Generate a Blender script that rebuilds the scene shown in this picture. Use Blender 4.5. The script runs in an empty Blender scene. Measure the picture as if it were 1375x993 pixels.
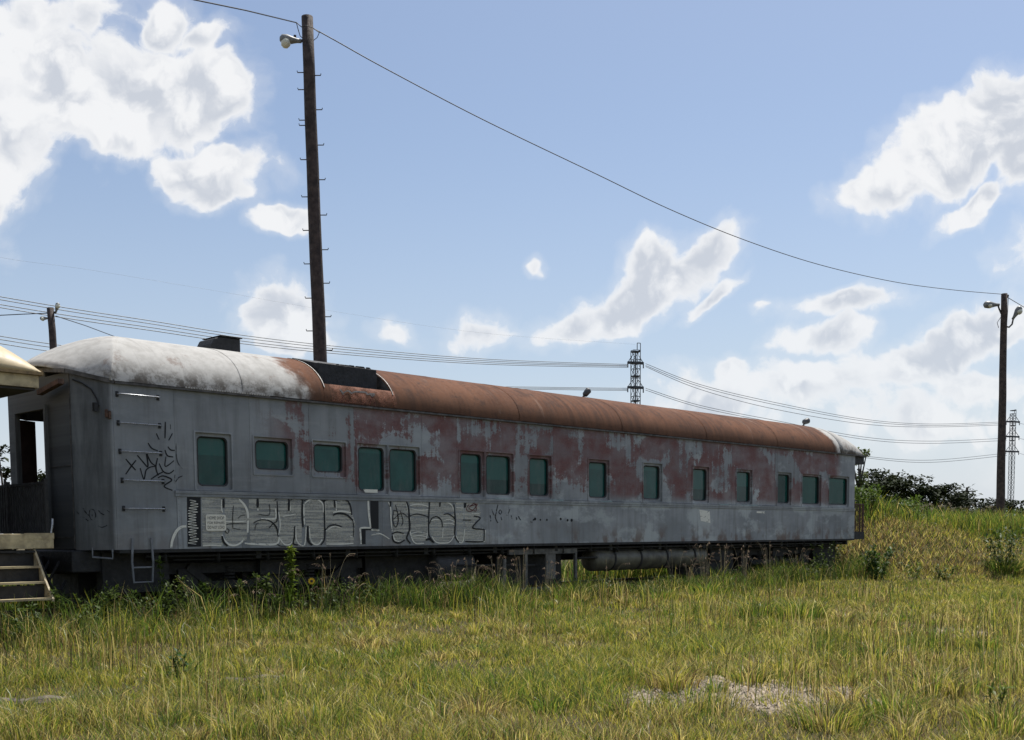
import bpy, math, random
import numpy as np
from mathutils import Vector, Matrix
random.seed(7); rng = np.random.default_rng(11)
R = math.radians
scene = bpy.context.scene
col = scene.collection

# ------------------------------------------------------------------ camera
EYE = np.array([0.0, 0.0, 1.5]); FPX = 1500.0; PPX = 687.5; PPY = 836.0
_p, _r = R(-4.5), R(0.4)
_fw = np.array([0, math.cos(_p), math.sin(_p)]); _rt = np.array([1.0, 0, 0]); _up = np.array([0, -math.sin(_p), math.cos(_p)])
CR = _rt*math.cos(_r) - _up*math.sin(_r); CU = _up*math.cos(_r) + _rt*math.sin(_r)
cd = bpy.data.cameras.new('camera'); cam = bpy.data.objects.new('camera', cd); col.objects.link(cam)
cam.matrix_world = Matrix([[CR[i], CU[i], -_fw[i], EYE[i]] for i in range(3)] + [[0, 0, 0, 1]])
cd.sensor_fit = 'HORIZONTAL'; cd.sensor_width = 36; cd.lens = FPX/1375*36
cd.shift_y = (PPY - 496.5)/1375; cd.clip_start = .1; cd.clip_end = 6000
scene.camera = cam

def ray(px, py):
    return _fw + CR*(px-PPX)/FPX - CU*(py-PPY)/FPX
# the railcar's frame: X along the track, Y across the car, Z up from the rail tops
YAW = .765
A = np.array([math.sin(YAW), math.cos(YAW), 0]); B = np.array([-math.cos(YAW), math.sin(YAW), 0])
O = np.array([-5.7717, 16.4142, 1.5-.1786-.95])
def on_side(px, py, Y=0.0):                       # photo pixel -> (x, z) on the car's side plane
    d = ray(px, py); t = ((O + B*Y - EYE) @ B)/(d @ B); q = EYE + d*t - O
    return float(q @ A), float(q[2])
def on_end(px, py, u):
    d = ray(px, py); t = ((O + A*u - EYE) @ A)/(d @ A); q = EYE + d*t - O
    return float(q @ B), float(q[2])
def at(px, py, Y):                                # point on a pixel's ray at world depth Y
    d = ray(px, py); return EYE + d*(Y/d[1])
def local(P):
    q = np.asarray(P) - O; return q @ A, q @ B
def world(u, y, z=0.0):
    return O + A*u + B*y + np.array([0, 0, z])

# ------------------------------------------------------------------ sky, sun, exposure
SUN_EL, SUN_AZ = R(64), math.atan2(.56, .83)      # azimuth from +Y towards +X
sdir = Vector((math.sin(SUN_AZ)*math.cos(SUN_EL), math.cos(SUN_AZ)*math.cos(SUN_EL), math.sin(SUN_EL)))
ld = bpy.data.lights.new('sun', 'SUN'); ld.energy = 4.4; ld.angle = R(.53); ld.color = (1, .955, .88)
sun = bpy.data.objects.new('sun', ld); col.objects.link(sun)
sun.rotation_euler = sdir.to_track_quat('Z', 'Y').to_euler(); sun.location = (0, 0, 60)
scene.view_settings.view_transform = 'Standard'; scene.view_settings.look = 'None'
scene.view_settings.exposure = 0.5; scene.view_settings.gamma = 1.0
scene.view_settings.use_curve_mapping = False

world_ = bpy.data.worlds.new('World'); scene.world = world_; world_.use_nodes = True
world_.cycles.sampling_method = 'MANUAL'; world_.cycles.sample_map_resolution = 256
class NT:
    """tiny node helper"""
    def __init__(s, tree): s.t = tree; s.n = tree.nodes; s.l = tree.links
    def new(s, typ, **kw):
        n = s.n.new(typ)
        for k, v in kw.items(): setattr(n, k, v)
        return n
    def put(s, sock, v):
        if hasattr(v, 'is_output') or isinstance(v, bpy.types.NodeSocket): s.l.new(v, sock)
        elif v is not None: sock.default_value = v
    def math(s, op, a, b=None, c=None, clamp=False):
        n = s.new('ShaderNodeMath', operation=op); n.use_clamp = clamp
        s.put(n.inputs[0], a)
        if b is not None: s.put(n.inputs[1], b)
        if c is not None: s.put(n.inputs[2], c)
        return n.outputs[0]
    def vmath(s, op, a, b=None):
        n = s.new('ShaderNodeVectorMath', operation=op); s.put(n.inputs[0], a)
        if b is not None: s.put(n.inputs[1], b)
        return n.outputs['Value'] if op in ('LENGTH', 'DOT_PRODUCT') else n.outputs[0]
    def noise(s, vec, scale, detail=4, rough=.55, out=0, dist=0.0, dim='3D'):
        n = s.new('ShaderNodeTexNoise', noise_dimensions=dim); s.put(n.inputs['Vector'], vec)
        n.inputs['Scale'].default_value = scale; n.inputs['Detail'].default_value = detail
        n.inputs['Roughness'].default_value = rough; n.inputs['Distortion'].default_value = dist
        return n.outputs[out]
    def mapping(s, vec, loc=(0, 0, 0), rot=(0, 0, 0), scale=(1, 1, 1), typ='POINT'):
        n = s.new('ShaderNodeMapping', vector_type=typ); s.put(n.inputs[0], vec)
        n.inputs['Location'].default_value = loc; n.inputs['Rotation'].default_value = rot; n.inputs['Scale'].default_value = scale
        return n.outputs[0]
    def step(s, v, a, b, c=0.0, d=1.0):
        n = s.new('ShaderNodeMapRange', interpolation_type='SMOOTHSTEP'); s.put(n.inputs[0], v)
        for i, x in zip((1, 2, 3, 4), (a, b, c, d)): n.inputs[i].default_value = x
        return n.outputs[0]
    def mix(s, f, a, b, blend='MIX'):
        n = s.new('ShaderNodeMix', data_type='RGBA', blend_type=blend); s.put(n.inputs[0], f)
        s.put(n.inputs[6], (*a, 1) if isinstance(a, tuple) and len(a) == 3 else a)
        s.put(n.inputs[7], (*b, 1) if isinstance(b, tuple) and len(b) == 3 else b)
        return n.outputs[2]
    def xyz(s, vec):
        n = s.new('ShaderNodeSeparateXYZ'); s.put(n.inputs[0], vec); return n.outputs
    def comb(s, x, y, z):
        n = s.new('ShaderNodeCombineXYZ')
        for i, v in enumerate((x, y, z)): s.put(n.inputs[i], v)
        return n.outputs[0]

def build_sky():
    w = NT(world_.node_tree); w.n.clear()
    sky = w.new('ShaderNodeTexSky', sky_type='NISHITA'); sky.sun_disc = False
    sky.sun_elevation = SUN_EL; sky.sun_rotation = SUN_AZ
    sky.air_density = 1.0; sky.dust_density = 1.1; sky.ozone_density = 1.6; sky.altitude = 0
    d = w.new('ShaderNodeTexCoord').outputs['Generated']
    x, y, z = w.xyz(d)
    # cumulus: puffs laid out on the tangent plane to the north (x/y, z/y), broken up with fractal noise
    yc = w.math('MAXIMUM', y, .05)
    g = w.comb(w.math('DIVIDE', x, yc), w.math('DIVIDE', z, yc), 0.0)
    n1 = w.new('ShaderNodeVectorMath', operation='SUBTRACT'); w.put(n1.inputs[0], w.noise(g, 9, 4, .6, 1, dim='2D')); n1.inputs[1].default_value = (.5, .5, .5)
    n2 = w.new('ShaderNodeVectorMath', operation='SCALE'); w.put(n2.inputs[0], n1.outputs[0]); n2.inputs['Scale'].default_value = .05
    gw = w.vmath('ADD', g, n2.outputs[0])
    puffs = [(60,105,86,74,0,.95),(175,128,118,74,0,1.05),(258,135,76,58,0,1.0),(305,125,38,52,0,.9),(8,180,55,92,0,.85),(-15,265,38,55,0,.6),
             (285,236,66,36,0,.95),(290,262,55,24,0,.85),(222,35,40,40,0,.95),(265,55,50,22,10,.7),(40,15,100,32,0,.5),(370,296,40,17,0,.85),
             (385,425,62,46,0,.95),(400,462,62,22,0,.85),
             (860,392,120,40,24,1.1),(885,352,50,36,0,1),(915,372,60,34,20,1),(948,345,48,24,25,.95),(765,435,66,24,20,.85),(965,395,40,11,42,.6),(630,452,52,22,0,.6),(528,452,24,15,0,.5),(715,365,10,9,0,.5),
             (1285,200,125,60,26,1.15),(1355,140,62,52,0,1.05),(1200,250,75,26,8,.95),(1315,268,68,20,28,1),(1385,200,60,70,0,1),
             (1130,405,85,20,4,.8),(1118,452,68,25,8,.75),(985,502,34,20,0,.75),(1090,525,80,40,0,.55),(1255,482,85,28,22,.8),(1335,440,62,36,15,.85),(1315,515,75,34,10,.75),
             (925,560,90,40,10,.5),(1230,565,170,40,0,.45),(1030,410,14,8,0,.5),(1450,330,90,50,0,1),(-120,120,110,90,0,1),(-150,420,90,40,0,.9)]
    F = None
    for (px, py, rx, ry, rot, wt) in puffs:
        dd = ray(px, py); c = (dd[0]/dd[1], dd[2]/dd[1], 0)
        m = w.mapping(gw, loc=c, rot=(0, 0, R(rot)), scale=(rx*1.2/FPX, ry*1.2/FPX, 1), typ='TEXTURE')
        f = w.math('MULTIPLY_ADD', w.vmath('LENGTH', m), -wt, wt)
        if F is None: F = f
        else: F = w.math('SMOOTH_MAX', F, f, .12)
    # the rest of the sky has clouds like these
    gen = w.noise(w.mapping(d, scale=(1, 1, 2.4)), 2.6, 7, .58)
    away = w.math('MAXIMUM', w.step(w.math('ABSOLUTE', w.math('DIVIDE', x, yc)), .52, .75), w.math('MAXIMUM', w.step(y, .25, .0), w.step(z, .50, .62)))
    gen = w.math('MULTIPLY', w.math('MULTIPLY', w.math('SUBTRACT', gen, .54), 5.0), away)
    gen = w.math('ADD', gen, w.math('MULTIPLY', w.math('SUBTRACT', away, 1.0), 2.0))
    F = w.math('MAXIMUM', F, gen)
    def billow(vec, fine=True):                                          # cauliflower lobes on a fractal
        f_ = w.math('MULTIPLY', w.math('SUBTRACT', w.noise(vec, 12, 8 if fine else 5, .62, dim='2D'), .5), 1.15)
        for sc_, am in ((24, .30), (58, .16))[:2 if fine else 1]:
            v_ = w.new('ShaderNodeTexVoronoi', voronoi_dimensions='2D', feature='SMOOTH_F1'); w.put(v_.inputs['Vector'], vec); v_.inputs['Scale'].default_value = sc_; v_.inputs['Smoothness'].default_value = .35
            f_ = w.math('MULTIPLY_ADD', w.math('SUBTRACT', .42, v_.outputs['Distance']), am, f_)
        return f_
    b0 = billow(gw); b1 = billow(w.mapping(gw, loc=(.008, .020, 0)), False)
    den = w.math('ADD', F, b0)
    alpha = w.math('MAXIMUM', w.step(den, .02, .30), w.step(den, -.25, .25, 0, .30))
    # thick parts are grey underneath, thin rims catch the sun
    sh = w.noise(w.mapping(g, loc=(.6, .25, 0)), 10, 4, .55, dim='2D')
    slope = w.math('MULTIPLY_ADD', w.math('SUBTRACT', b1, b0), 3.4, w.math('MULTIPLY', w.math('SUBTRACT', sh, .45), 3.0))
    grey = w.math('MULTIPLY', w.step(den, .16, .60), w.step(slope, -.55, .70))
    cc = w.mix(grey, (7.35, 7.4, 7.5), (4.9, 5.2, 5.75))
    hz = w.step(z, .0, .36, 1.0, 0.0)                         # humid air near the horizon
    skyc = w.mix(w.math('MULTIPLY', hz, .50), sky.outputs[0], (5.0, 5.5, 6.2))
    skyc = w.mix(w.step(z, .0, .16, .65, 0.0), skyc, (6.0, 6.5, 7.1))
    skyc = w.mix(.12, skyc, (4.4, 4.7, 5.6))
    c = w.mix(w.math('MULTIPLY', alpha, w.step(z, .0, .3, .72, .97)), skyc, cc)
    bg = w.new('ShaderNodeBackground'); w.put(bg.inputs[0], c); bg.inputs[1].default_value = .088
    out = w.new('ShaderNodeOutputWorld'); w.l.new(bg.outputs[0], out.inputs[0])
build_sky()

# ------------------------------------------------------------------ mesh helpers
class MB:
    def __init__(s): s.v = []; s.f = []
    def add(s, vs, fs):
        o = len(s.v); s.v += [tuple(map(float, p)) for p in vs]; s.f += [tuple(i+o for i in f) for f in fs]; return s
    def box(s, x0, x1, y0, y1, z0, z1):
        return s.add([(x0,y0,z0),(x1,y0,z0),(x1,y1,z0),(x0,y1,z0),(x0,y0,z1),(x1,y0,z1),(x1,y1,z1),(x0,y1,z1)],
                     [(0,3,2,1),(4,5,6,7),(0,1,5,4),(1,2,6,5),(2,3,7,6),(3,0,4,7)])
    def quad(s, a, b, c, d): return s.add([a, b, c, d], [(0, 1, 2, 3)])
    def tube(s, pts, r, n=6, r1=None, caps=True):
        P = [np.asarray(p, float) for p in pts]; m = len(P); vs = []; fs = []; prev = None
        for i, p in enumerate(P):
            t = P[min(i+1, m-1)] - P[max(i-1, 0)]; t = t/(np.linalg.norm(t)+1e-9)
            if prev is None:
                a = np.cross(t, (0, 0, 1) if abs(t[2]) < .9 else (1, 0, 0))
            else: a = prev - t*(prev @ t)
            a = a/(np.linalg.norm(a)+1e-9); b = np.cross(t, a); prev = a
            rr = r[i] if isinstance(r, (list, tuple)) else (r if r1 is None else r + (r1-r)*i/(m-1))
            for k in range(n):
                q = 2*math.pi*k/n; vs.append(p + rr*(a*math.cos(q) + b*math.sin(q)))
        for i in range(m-1):
            for k in range(n):
                fs.append((i*n+k, i*n+(k+1) % n, (i+1)*n+(k+1) % n, (i+1)*n+k))
        if caps: fs.append(tuple(range(n))[::-1]); fs.append(tuple(range((m-1)*n, m*n)))
        return s.add(vs, fs)
    def bar(s, p, q, w, h=None):
        p = np.asarray(p, float); q = np.asarray(q, float); t = (q-p)/np.linalg.norm(q-p); h = h or w
        a = np.cross(t, (0, 0, 1) if abs(t[2]) < .9 else (1, 0, 0)); a /= np.linalg.norm(a); b = np.cross(t, a)
        vs = [e + a*w/2*i + b*h/2*j for e in (p, q) for (i, j) in ((-1,-1),(1,-1),(1,1),(-1,1))]
        return s.add(vs, [(0,1,2,3),(7,6,5,4),(0,4,5,1),(1,5,6,2),(2,6,7,3),(3,7,4,0)])
    def grid(s, rows):
        n = len(rows[0]); vs = [p for r in rows for p in r]
        return s.add(vs, [(i*n+k, i*n+k+1, (i+1)*n+k+1, (i+1)*n+k) for i in range(len(rows)-1) for k in range(n-1)])
    def prism(s, poly, ax, a0, a1):                    # polygon in the two other axes, extruded along ax
        o = [i for i in range(3) if i != ax]; n = len(poly); vs = []
        for a in (a0, a1):
            for p in poly:
                q = [0, 0, 0]; q[ax] = a; q[o[0]], q[o[1]] = p; vs.append(q)
        return s.add(vs, [tuple(range(n)), tuple(range(2*n-1, n-1, -1))] + [(i, n+i, n+(i+1) % n, (i+1) % n) for i in range(n)])
    def build(s, name, mat, parent=None, smooth=False, loc=None, bevel=0):
        me = bpy.data.meshes.new(name); me.from_pydata(s.v, [], s.f); me.update()
        import bmesh
        bm = bmesh.new(); bm.from_mesh(me); bmesh.ops.recalc_face_normals(bm, faces=bm.faces); bm.to_mesh(me); bm.free()
        o = bpy.data.objects.new(name, me); col.objects.link(o); me.materials.append(mat)
        if smooth: me.polygons.foreach_set('use_smooth', [True]*len(me.polygons)); 
        if parent is not None: o.parent = parent
        if loc is not None: o.location = loc
        if bevel:
            m = o.modifiers.new('bevel', 'BEVEL'); m.width = bevel; m.segments = 2; m.limit_method = 'ANGLE'
        return o
def tag(o, label=None, cat=None, group=None, kind=None):
    if label: o['label'] = label
    if cat: o['category'] = cat
    if group: o['group'] = group
    if kind: o['kind'] = kind
    return o
def empty(name, loc=(0, 0, 0), rz=0.0, label=None, cat=None, group=None):
    o = bpy.data.objects.new(name, None); col.objects.link(o); o.location = tuple(loc); o.rotation_euler = (0, 0, rz)
    o.empty_display_size = .2
    return tag(o, label, cat, group)
def arrays_mesh(name, V, F, mat, cols=None, smooth=False, parent=None):
    """V (n,3), F (m,3 or 4) numpy -> object, optional point colours"""
    me = bpy.data.meshes.new(name); k = F.shape[1]
    me.vertices.add(len(V)); me.vertices.foreach_set('co', V.astype(np.float32).ravel())
    me.loops.add(F.size); me.loops.foreach_set('vertex_index', F.astype(np.int32).ravel())
    me.polygons.add(len(F)); me.polygons.foreach_set('loop_start', np.arange(0, F.size, k, dtype=np.int32))
    if smooth: me.polygons.foreach_set('use_smooth', np.ones(len(F), bool))
    me.update(calc_edges=True); me.validate()
    if cols is not None:
        a = me.color_attributes.new('col', 'FLOAT_COLOR', 'POINT')
        c = np.ones((len(V), 4), np.float32); c[:, :3] = cols; a.data.foreach_set('color', c.ravel())
    me.materials.append(mat)
    o = bpy.data.objects.new(name, me); col.objects.link(o)
    if parent is not None: o.parent = parent
    return o

# ------------------------------------------------------------------ materials
MATS = {}
def mat(name):
    m = bpy.data.materials.new(name); m.use_nodes = True; t = NT(m.node_tree)
    b = t.n['Principled BSDF']; MATS[name] = m
    return m, t, b
def simple(name, c, rough=.6, metal=0.0, var=.25, scale=6.0, bump=0.0, c2=None, spec=.5):
    m, t, b = mat(name)
    co = t.new('ShaderNodeTexCoord').outputs['Object']
    n = t.noise(co, scale, 6, .6)
    c2 = c2 or tuple(x*(1-var) for x in c); hi = tuple(min(1, x*(1+var)) for x in c)
    cc = t.mix(t.step(n, .3, .7), hi, c2)
    t.put(b.inputs['Base Color'], cc); b.inputs['Metallic'].default_value = metal
    t.put(b.inputs['Roughness'], t.step(t.noise(co, scale*2.3, 4), .2, .8, max(.05, rough-.12), min(1, rough+.12)))
    b.inputs['Specular IOR Level'].default_value = spec
    if bump:
        bn = t.new('ShaderNodeBump'); bn.inputs['Strength'].default_value = bump; bn.inputs['Distance'].default_value = .02
        t.put(bn.inputs['Height'], t.noise(co, scale*5, 5, .6)); t.put(b.inputs['Normal'], bn.outputs[0])
    return m

def side_paint():
    m, t, b = mat('weathered_side_paint')
    co = t.new('ShaderNodeTexCoord').outputs['Object']; x, y, z = t.xyz(co)
    cxz = t.comb(x, 0.0, z)
    big = t.noise(t.mapping(cxz, scale=(.55, 1, .9)), 1.0, 6, .6)
    streak = t.noise(t.mapping(cxz, scale=(6, 1, .55)), 1.0, 6, .65)
    hor = t.noise(t.mapping(cxz, scale=(.8, 1, 7)), 1.0, 5, .6)
    fine = t.noise(cxz, 26, 6, .7)
    grey = t.mix(t.step(big, .35, .68), (.185, .198, .208), (.285, .300, .310))
    grey = t.mix(t.step(streak, .42, .75, 0, .6), grey, (.135, .138, .14))
    grey = t.mix(t.step(hor, .55, .75, 0, .4), grey, (.35, .36, .355))
    pat = t.noise(t.mapping(cxz, loc=(3, 0, 7), scale=(.9, 1, 1.5)), 1.0, 7, .66)
    grey = t.mix(t.math('MULTIPLY', t.step(pat, .50, .60), t.step(x, 5, 9, .25, .75)), grey, (.36, .385, .385))
    # red oxide primer showing where the top coat has gone: above the belt only, from the third window on
    pn = t.noise(t.mapping(cxz, loc=(1.3, 0, 4.2), scale=(.85, 1, 1.15)), 1.0, 8, .62, dist=.25)
    pn = t.math('ADD', pn, t.math('MULTIPLY', t.math('SUBTRACT', streak, .5), .42))
    pn = t.math('ADD', pn, t.math('MULTIPLY', t.math('SUBTRACT', fine, .5), .20))
    zone = t.math('MULTIPLY', t.step(x, 2.2, 3.4), t.step(x, 22.1, 21.7))
    zone = t.math('MULTIPLY', zone, t.step(z, 1.84, 2.05))
    rnd = t.new('ShaderNodeObjectInfo').outputs['Random']
    bias = t.math('ADD', t.step(x, 2.6, 9.0, .0, .035), t.math('MULTIPLY', t.math('SUBTRACT', rnd, .5), .10))
    red = t.math('MULTIPLY', t.step(t.math('ADD', pn, bias), .475, .525), zone)
    redc = t.mix(t.step(fine, .3, .7), (.165, .060, .054), (.108, .046, .043))
    grey = t.mix(1.0, grey, t.comb(*[t.step(rnd, 0, 1, .86, 1.12)]*3), 'MULTIPLY')
    c = t.mix(t.math('MULTIPLY', red, t.step(t.noise(t.mapping(cxz, loc=(2, 0, 1), scale=(1.6, 1, 2.2)), 1.0, 5, .6), .35, .65, .55, .95)), grey, redc)
    # brown rust along the sill and runs from the belt
    low = t.math('MULTIPLY', t.step(z, 1.45, .98), t.step(x, 7, 12, .35, 1))
    rb = t.noise(t.mapping(cxz, loc=(5, 0, 2), scale=(2.2, 1, 1.6)), 1.0, 6, .6)
    rust = t.math('MULTIPLY', low, t.step(rb, .47, .6))
    c = t.mix(t.math('MULTIPLY', rust, .75), c, (.11, .062, .04))
    run = t.math('MULTIPLY', t.step(t.noise(t.mapping(cxz, loc=(9, 0, 0), scale=(9, 1, .35)), 1.0, 4, .6), .58, .72), t.step(z, 1.9, 1.2, 0, .5))
    c = t.mix(run, c, (.07, .06, .055))
    chip = t.math('MULTIPLY', t.step(t.noise(cxz, 7, 8, .74), .60, .70), .5)
    c = t.mix(chip, c, (.20, .21, .205))
    end_shade = t.math('MULTIPLY', t.step(x, .0, -.05), t.step(streak, .25, .7, .55, .95))      # shade on the coupled end painted in, broken by streaks
    c = t.mix(end_shade, c, (.052, .056, .058))
    t.put(b.inputs['Base Color'], c)
    t.put(b.inputs['Roughness'], t.step(fine, .2, .8, .55, .8)); b.inputs['Specular IOR Level'].default_value = .35
    bn = t.new('ShaderNodeBump'); bn.inputs['Strength'].default_value = .35; bn.inputs['Distance'].default_value = .012
    t.put(bn.inputs['Height'], t.math('ADD', t.noise(cxz, 1.6, 3, .5), t.math('MULTIPLY', fine, .25))); t.put(b.inputs['Normal'], bn.outputs[0])
    return m
def roof_paint():
    m, t, b = mat('weathered_roof')
    co = t.new('ShaderNodeTexCoord').outputs['Object']; x, y, z = t.xyz(co)
    big = t.noise(co, .9, 7, .65)
    ring = t.noise(t.mapping(co, scale=(7, .5, .5)), 1.0, 5, .6)          # rain runs follow the curve of the sheet
    fine = t.noise(co, 22, 7, .7)
    mott = t.noise(co, 4.2, 8, .72)
    rust = t.mix(t.step(ring, .36, .66), (.118, .050, .027), (.062, .029, .019))
    rust = t.mix(t.step(big, .40, .64, 0, .8), rust, (.150, .068, .038))
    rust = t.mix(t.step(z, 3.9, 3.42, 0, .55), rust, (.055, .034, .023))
    rust = t.mix(t.step(mott, .50, .66, 0, .75), rust, (.055, .03, .022))
    rust = t.mix(t.math('MULTIPLY', t.step(t.noise(t.mapping(co, scale=(5, .9, .9)), 1.0, 6, .6), .62, .72), .45), rust, (.22, .17, .14))
    white = t.mix(t.step(mott, .36, .66), (.42, .413, .395), (.33, .322, .305))
    white = t.mix(t.step(ring, .55, .75, 0, .4), white, (.17, .162, .152))
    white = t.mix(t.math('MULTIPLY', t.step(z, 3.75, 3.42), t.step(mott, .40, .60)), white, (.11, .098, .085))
    white = t.mix(t.math('MULTIPLY', t.step(t.noise(co, 2.3, 6, .7), .60, .70), .5), white, (.16, .10, .075))
    e = t.math('ADD', x, t.math('MULTIPLY', t.math('SUBTRACT', big, .5), 1.6))
    e = t.math('ADD', e, t.math('MULTIPLY', t.math('SUBTRACT', mott, .5), .5))
    mk = t.math('MULTIPLY', t.step(e, 3.15, 3.5), t.step(e, 21.75, 21.5))
    c = t.mix(mk, white, rust)
    t.put(b.inputs['Base Color'], c); t.put(b.inputs['Roughness'], t.step(fine, .2, .8, .75, .95)); b.inputs['Specular IOR Level'].default_value = .12
    bn = t.new('ShaderNodeBump'); bn.inputs['Strength'].default_value = .4; bn.inputs['Distance'].default_value = .015
    t.put(bn.inputs['Height'], t.math('ADD', t.noise(co, 1.5, 3, .5), t.math('MULTIPLY', fine, .3))); t.put(b.inputs['Normal'], bn.outputs[0])
    return m
def glass_mat(name, see):
    m, t, b = mat(name)
    co = t.new('ShaderNodeTexCoord').outputs['Object']
    n = t.noise(co, 3, 6, .65)
    rnd = t.new('ShaderNodeObjectInfo').outputs['Random']
    cb = t.mix(t.step(n, .3, .75), (.006, .048, .043), (.010, .070, .062))
    cb = t.mix(1.0, cb, t.comb(*[t.step(rnd, 0, 1, .65, 1.25)]*3), 'MULTIPLY')
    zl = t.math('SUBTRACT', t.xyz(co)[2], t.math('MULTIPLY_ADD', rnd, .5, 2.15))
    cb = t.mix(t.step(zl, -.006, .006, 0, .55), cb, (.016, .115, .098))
    dirt = t.noise(t.mapping(co, scale=(3.5, 1, 1.2)), 1.0, 7, .68)
    cb = t.mix(t.step(dirt, .45, .8, 0, .55), cb, (.10, .115, .105))
    t.put(b.inputs['Base Color'], cb)
    t.put(b.inputs['Roughness'], t.step(t.noise(co, 5, 5, .6), .3, .8, .06, .22)); b.inputs['IOR'].default_value = 1.45; b.inputs['Specular IOR Level'].default_value = .28
    bn = t.new('ShaderNodeBump'); bn.inputs['Strength'].default_value = .06; bn.inputs['Distance'].default_value = .03
    t.put(bn.inputs['Height'], t.noise(co, 1.2, 2)); t.put(b.inputs['Normal'], bn.outputs[0])
    if see:
        tr = t.new('ShaderNodeBsdfTransparent'); tr.inputs[0].default_value = (.22, .50, .46, 1)
        mx = t.new('ShaderNodeMixShader'); mx.inputs[0].default_value = see
        t.l.new(b.outputs[0], mx.inputs[1]); t.l.new(tr.outputs[0], mx.inputs[2])
        t.l.new(mx.outputs[0], t.n['Material Output'].inputs[0])
    return m
def leaf_mat(name, transl=.45, attr=True, c=(.06, .1, .02), rough=.40, spec=.32):
    m, t, b = mat(name)
    if attr:
        a = t.new('ShaderNodeVertexColor'); a.layer_name = 'col'; cc = a.outputs[0]
    else: cc = None
    d = b; d.inputs['Roughness'].default_value = rough; d.inputs['Specular IOR Level'].default_value = spec
    tr = t.new('ShaderNodeBsdfTranslucent'); mx = t.new('ShaderNodeMixShader'); mx.inputs[0].default_value = transl
    if cc: t.put(d.inputs['Base Color'], cc); t.put(tr.inputs[0], t.mix(1.0, cc, (1.15, 1.12, .8), 'MULTIPLY'))
    else: d.inputs['Base Color'].default_value = (*c, 1); tr.inputs[0].default_value = (c[0]*1.25, c[1]*1.2, c[2]*.7, 1)
    t.l.new(d.outputs[0], mx.inputs[1]); t.l.new(tr.outputs[0], mx.inputs[2]); t.l.new(mx.outputs[0], t.n['Material Output'].inputs[0])
    return m
def print_mat(name, c, lo=.45, hi=.6, sc=(1.5, 1, 60), amt=1.0):
    """sprayed paint with dry, broken coverage"""
    m, t, b = mat(name)
    co = t.new('ShaderNodeTexCoord').outputs['Object']
    n = t.noise(t.mapping(co, scale=sc), 1.0, 5, .65); f = t.noise(co, 30, 4, .6)
    a = t.math('MULTIPLY', t.step(t.math('ADD', n, t.math('MULTIPLY', t.math('SUBTRACT', f, .5), .25)), lo, hi), amt)
    b.inputs['Base Color'].default_value = (*c, 1); b.inputs['Roughness'].default_value = .65; t.put(b.inputs['Alpha'], a)
    b.inputs['Specular IOR Level'].default_value = .3
    return m
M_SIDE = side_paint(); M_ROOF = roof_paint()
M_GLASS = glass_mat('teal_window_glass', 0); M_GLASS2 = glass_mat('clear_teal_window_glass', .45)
M_BLACK = simple('black_iron', (.012, .012, .013), .7, 0, .4, 8, .3)
M_DARK = simple('sooty_steel', (.013, .0125, .012), .75, 0, .4, 5, .3)
M_RUBBER = simple('window_gasket', (.012, .013, .013), .6)
M_RUSTY = simple('rusty_iron', (.095, .05, .032), .85, 0, .45, 9, .3, c2=(.045, .03, .024))
M_STEEL = simple('worn_grab_iron', (.30, .31, .33), .32, .75, .25, 20)
M_GREYM = simple('grey_painted_iron', (.15, .16, .175), .6, 0, .3, 8, .2)
M_TRIM = simple('dirty_eave_trim', (.075, .07, .065), .75, 0, .5, 7, .2)
M_CREAM = simple('faded_cream_paint', (.46, .38, .22), .65, 0, .18, 5, .25, c2=(.22, .17, .10))
M_CREAMR = simple('cream_roof_paint', (.43, .345, .20), .55, 0, .12, 2, .1)
M_INT = simple('dark_interior', (.035, .033, .032), .9, 0, .3, 3)
M_BROWN = simple('brown_door_paint', (.045, .026, .022), .7, 0, .3, 6)
M_POLE = simple('creosoted_timber', (.050, .036, .031), .85, 0, .4, 7, .5, c2=(.022, .016, .015))
M_POLE2 = simple('weathered_pole_timber', (.062, .044, .035), .85, 0, .4, 7, .5, c2=(.03, .02, .018))
M_LAMP = simple('lamp_housing', (.33, .34, .33), .45, .2, .15, 9)
M_LENS = simple('lamp_lens', (.62, .62, .52), .15, 0, .1, 9)
M_GALV = simple('galvanised_lattice', (.050, .056, .065), .55, .3, .2, 3)
M_WIRE = simple('black_wire', (.02, .02, .022), .6)
M_LINE = simple('aluminium_conductor', (.10, .11, .12), .5, .4, .1, 3)
M_RAIL = simple('rusty_rail', (.13, .085, .06), .65, .2, .3, 6, .2)
M_TIE = simple('grey_weathered_timber', (.14, .115, .095), .9, 0, .35, 8, .6, c2=(.07, .055, .045))
M_PLATE = simple('off_white_card', (.66, .63, .54), .7, 0, .12, 14)
M_INK = simple('stencil_ink', (.03, .028, .03), .7, 0, .2, 10)
M_GRASS = leaf_mat('grass_blades', .5); M_LEAF = leaf_mat('weed_leaves', .40, rough=.5, spec=.2); M_TREE = leaf_mat('tree_leaves', .12, rough=.7, spec=.08)
M_STEM = simple('weed_stems', (.07, .085, .03), .7, 0, .3, 20); M_DRY = simple('dry_straw', (.36, .29, .17), .8, 0, .3, 20)
M_BARK = simple('tree_bark', (.05, .042, .035), .9, 0, .3, 6, .4)
M_PETAL = simple('yellow_petals', (.75, .48, .02), .6, 0, .1, 20)
M_SPRAYW = print_mat('white_spray_paint', (.66, .65, .58), .30, .46, (6, 1, 14))
M_SPRAYK = print_mat('black_spray_paint', (.010, .011, .013), .22, .36, (8, 1, 8))
M_SPRAYF = print_mat('silver_spray_fill', (.50, .49, .43), .34, .60, (1.1, 1, 30), .80)
M_SPRAYKF = print_mat('thin_black_spray', (.018, .02, .024), .36, .52, (8, 1, 8), .85)
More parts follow.
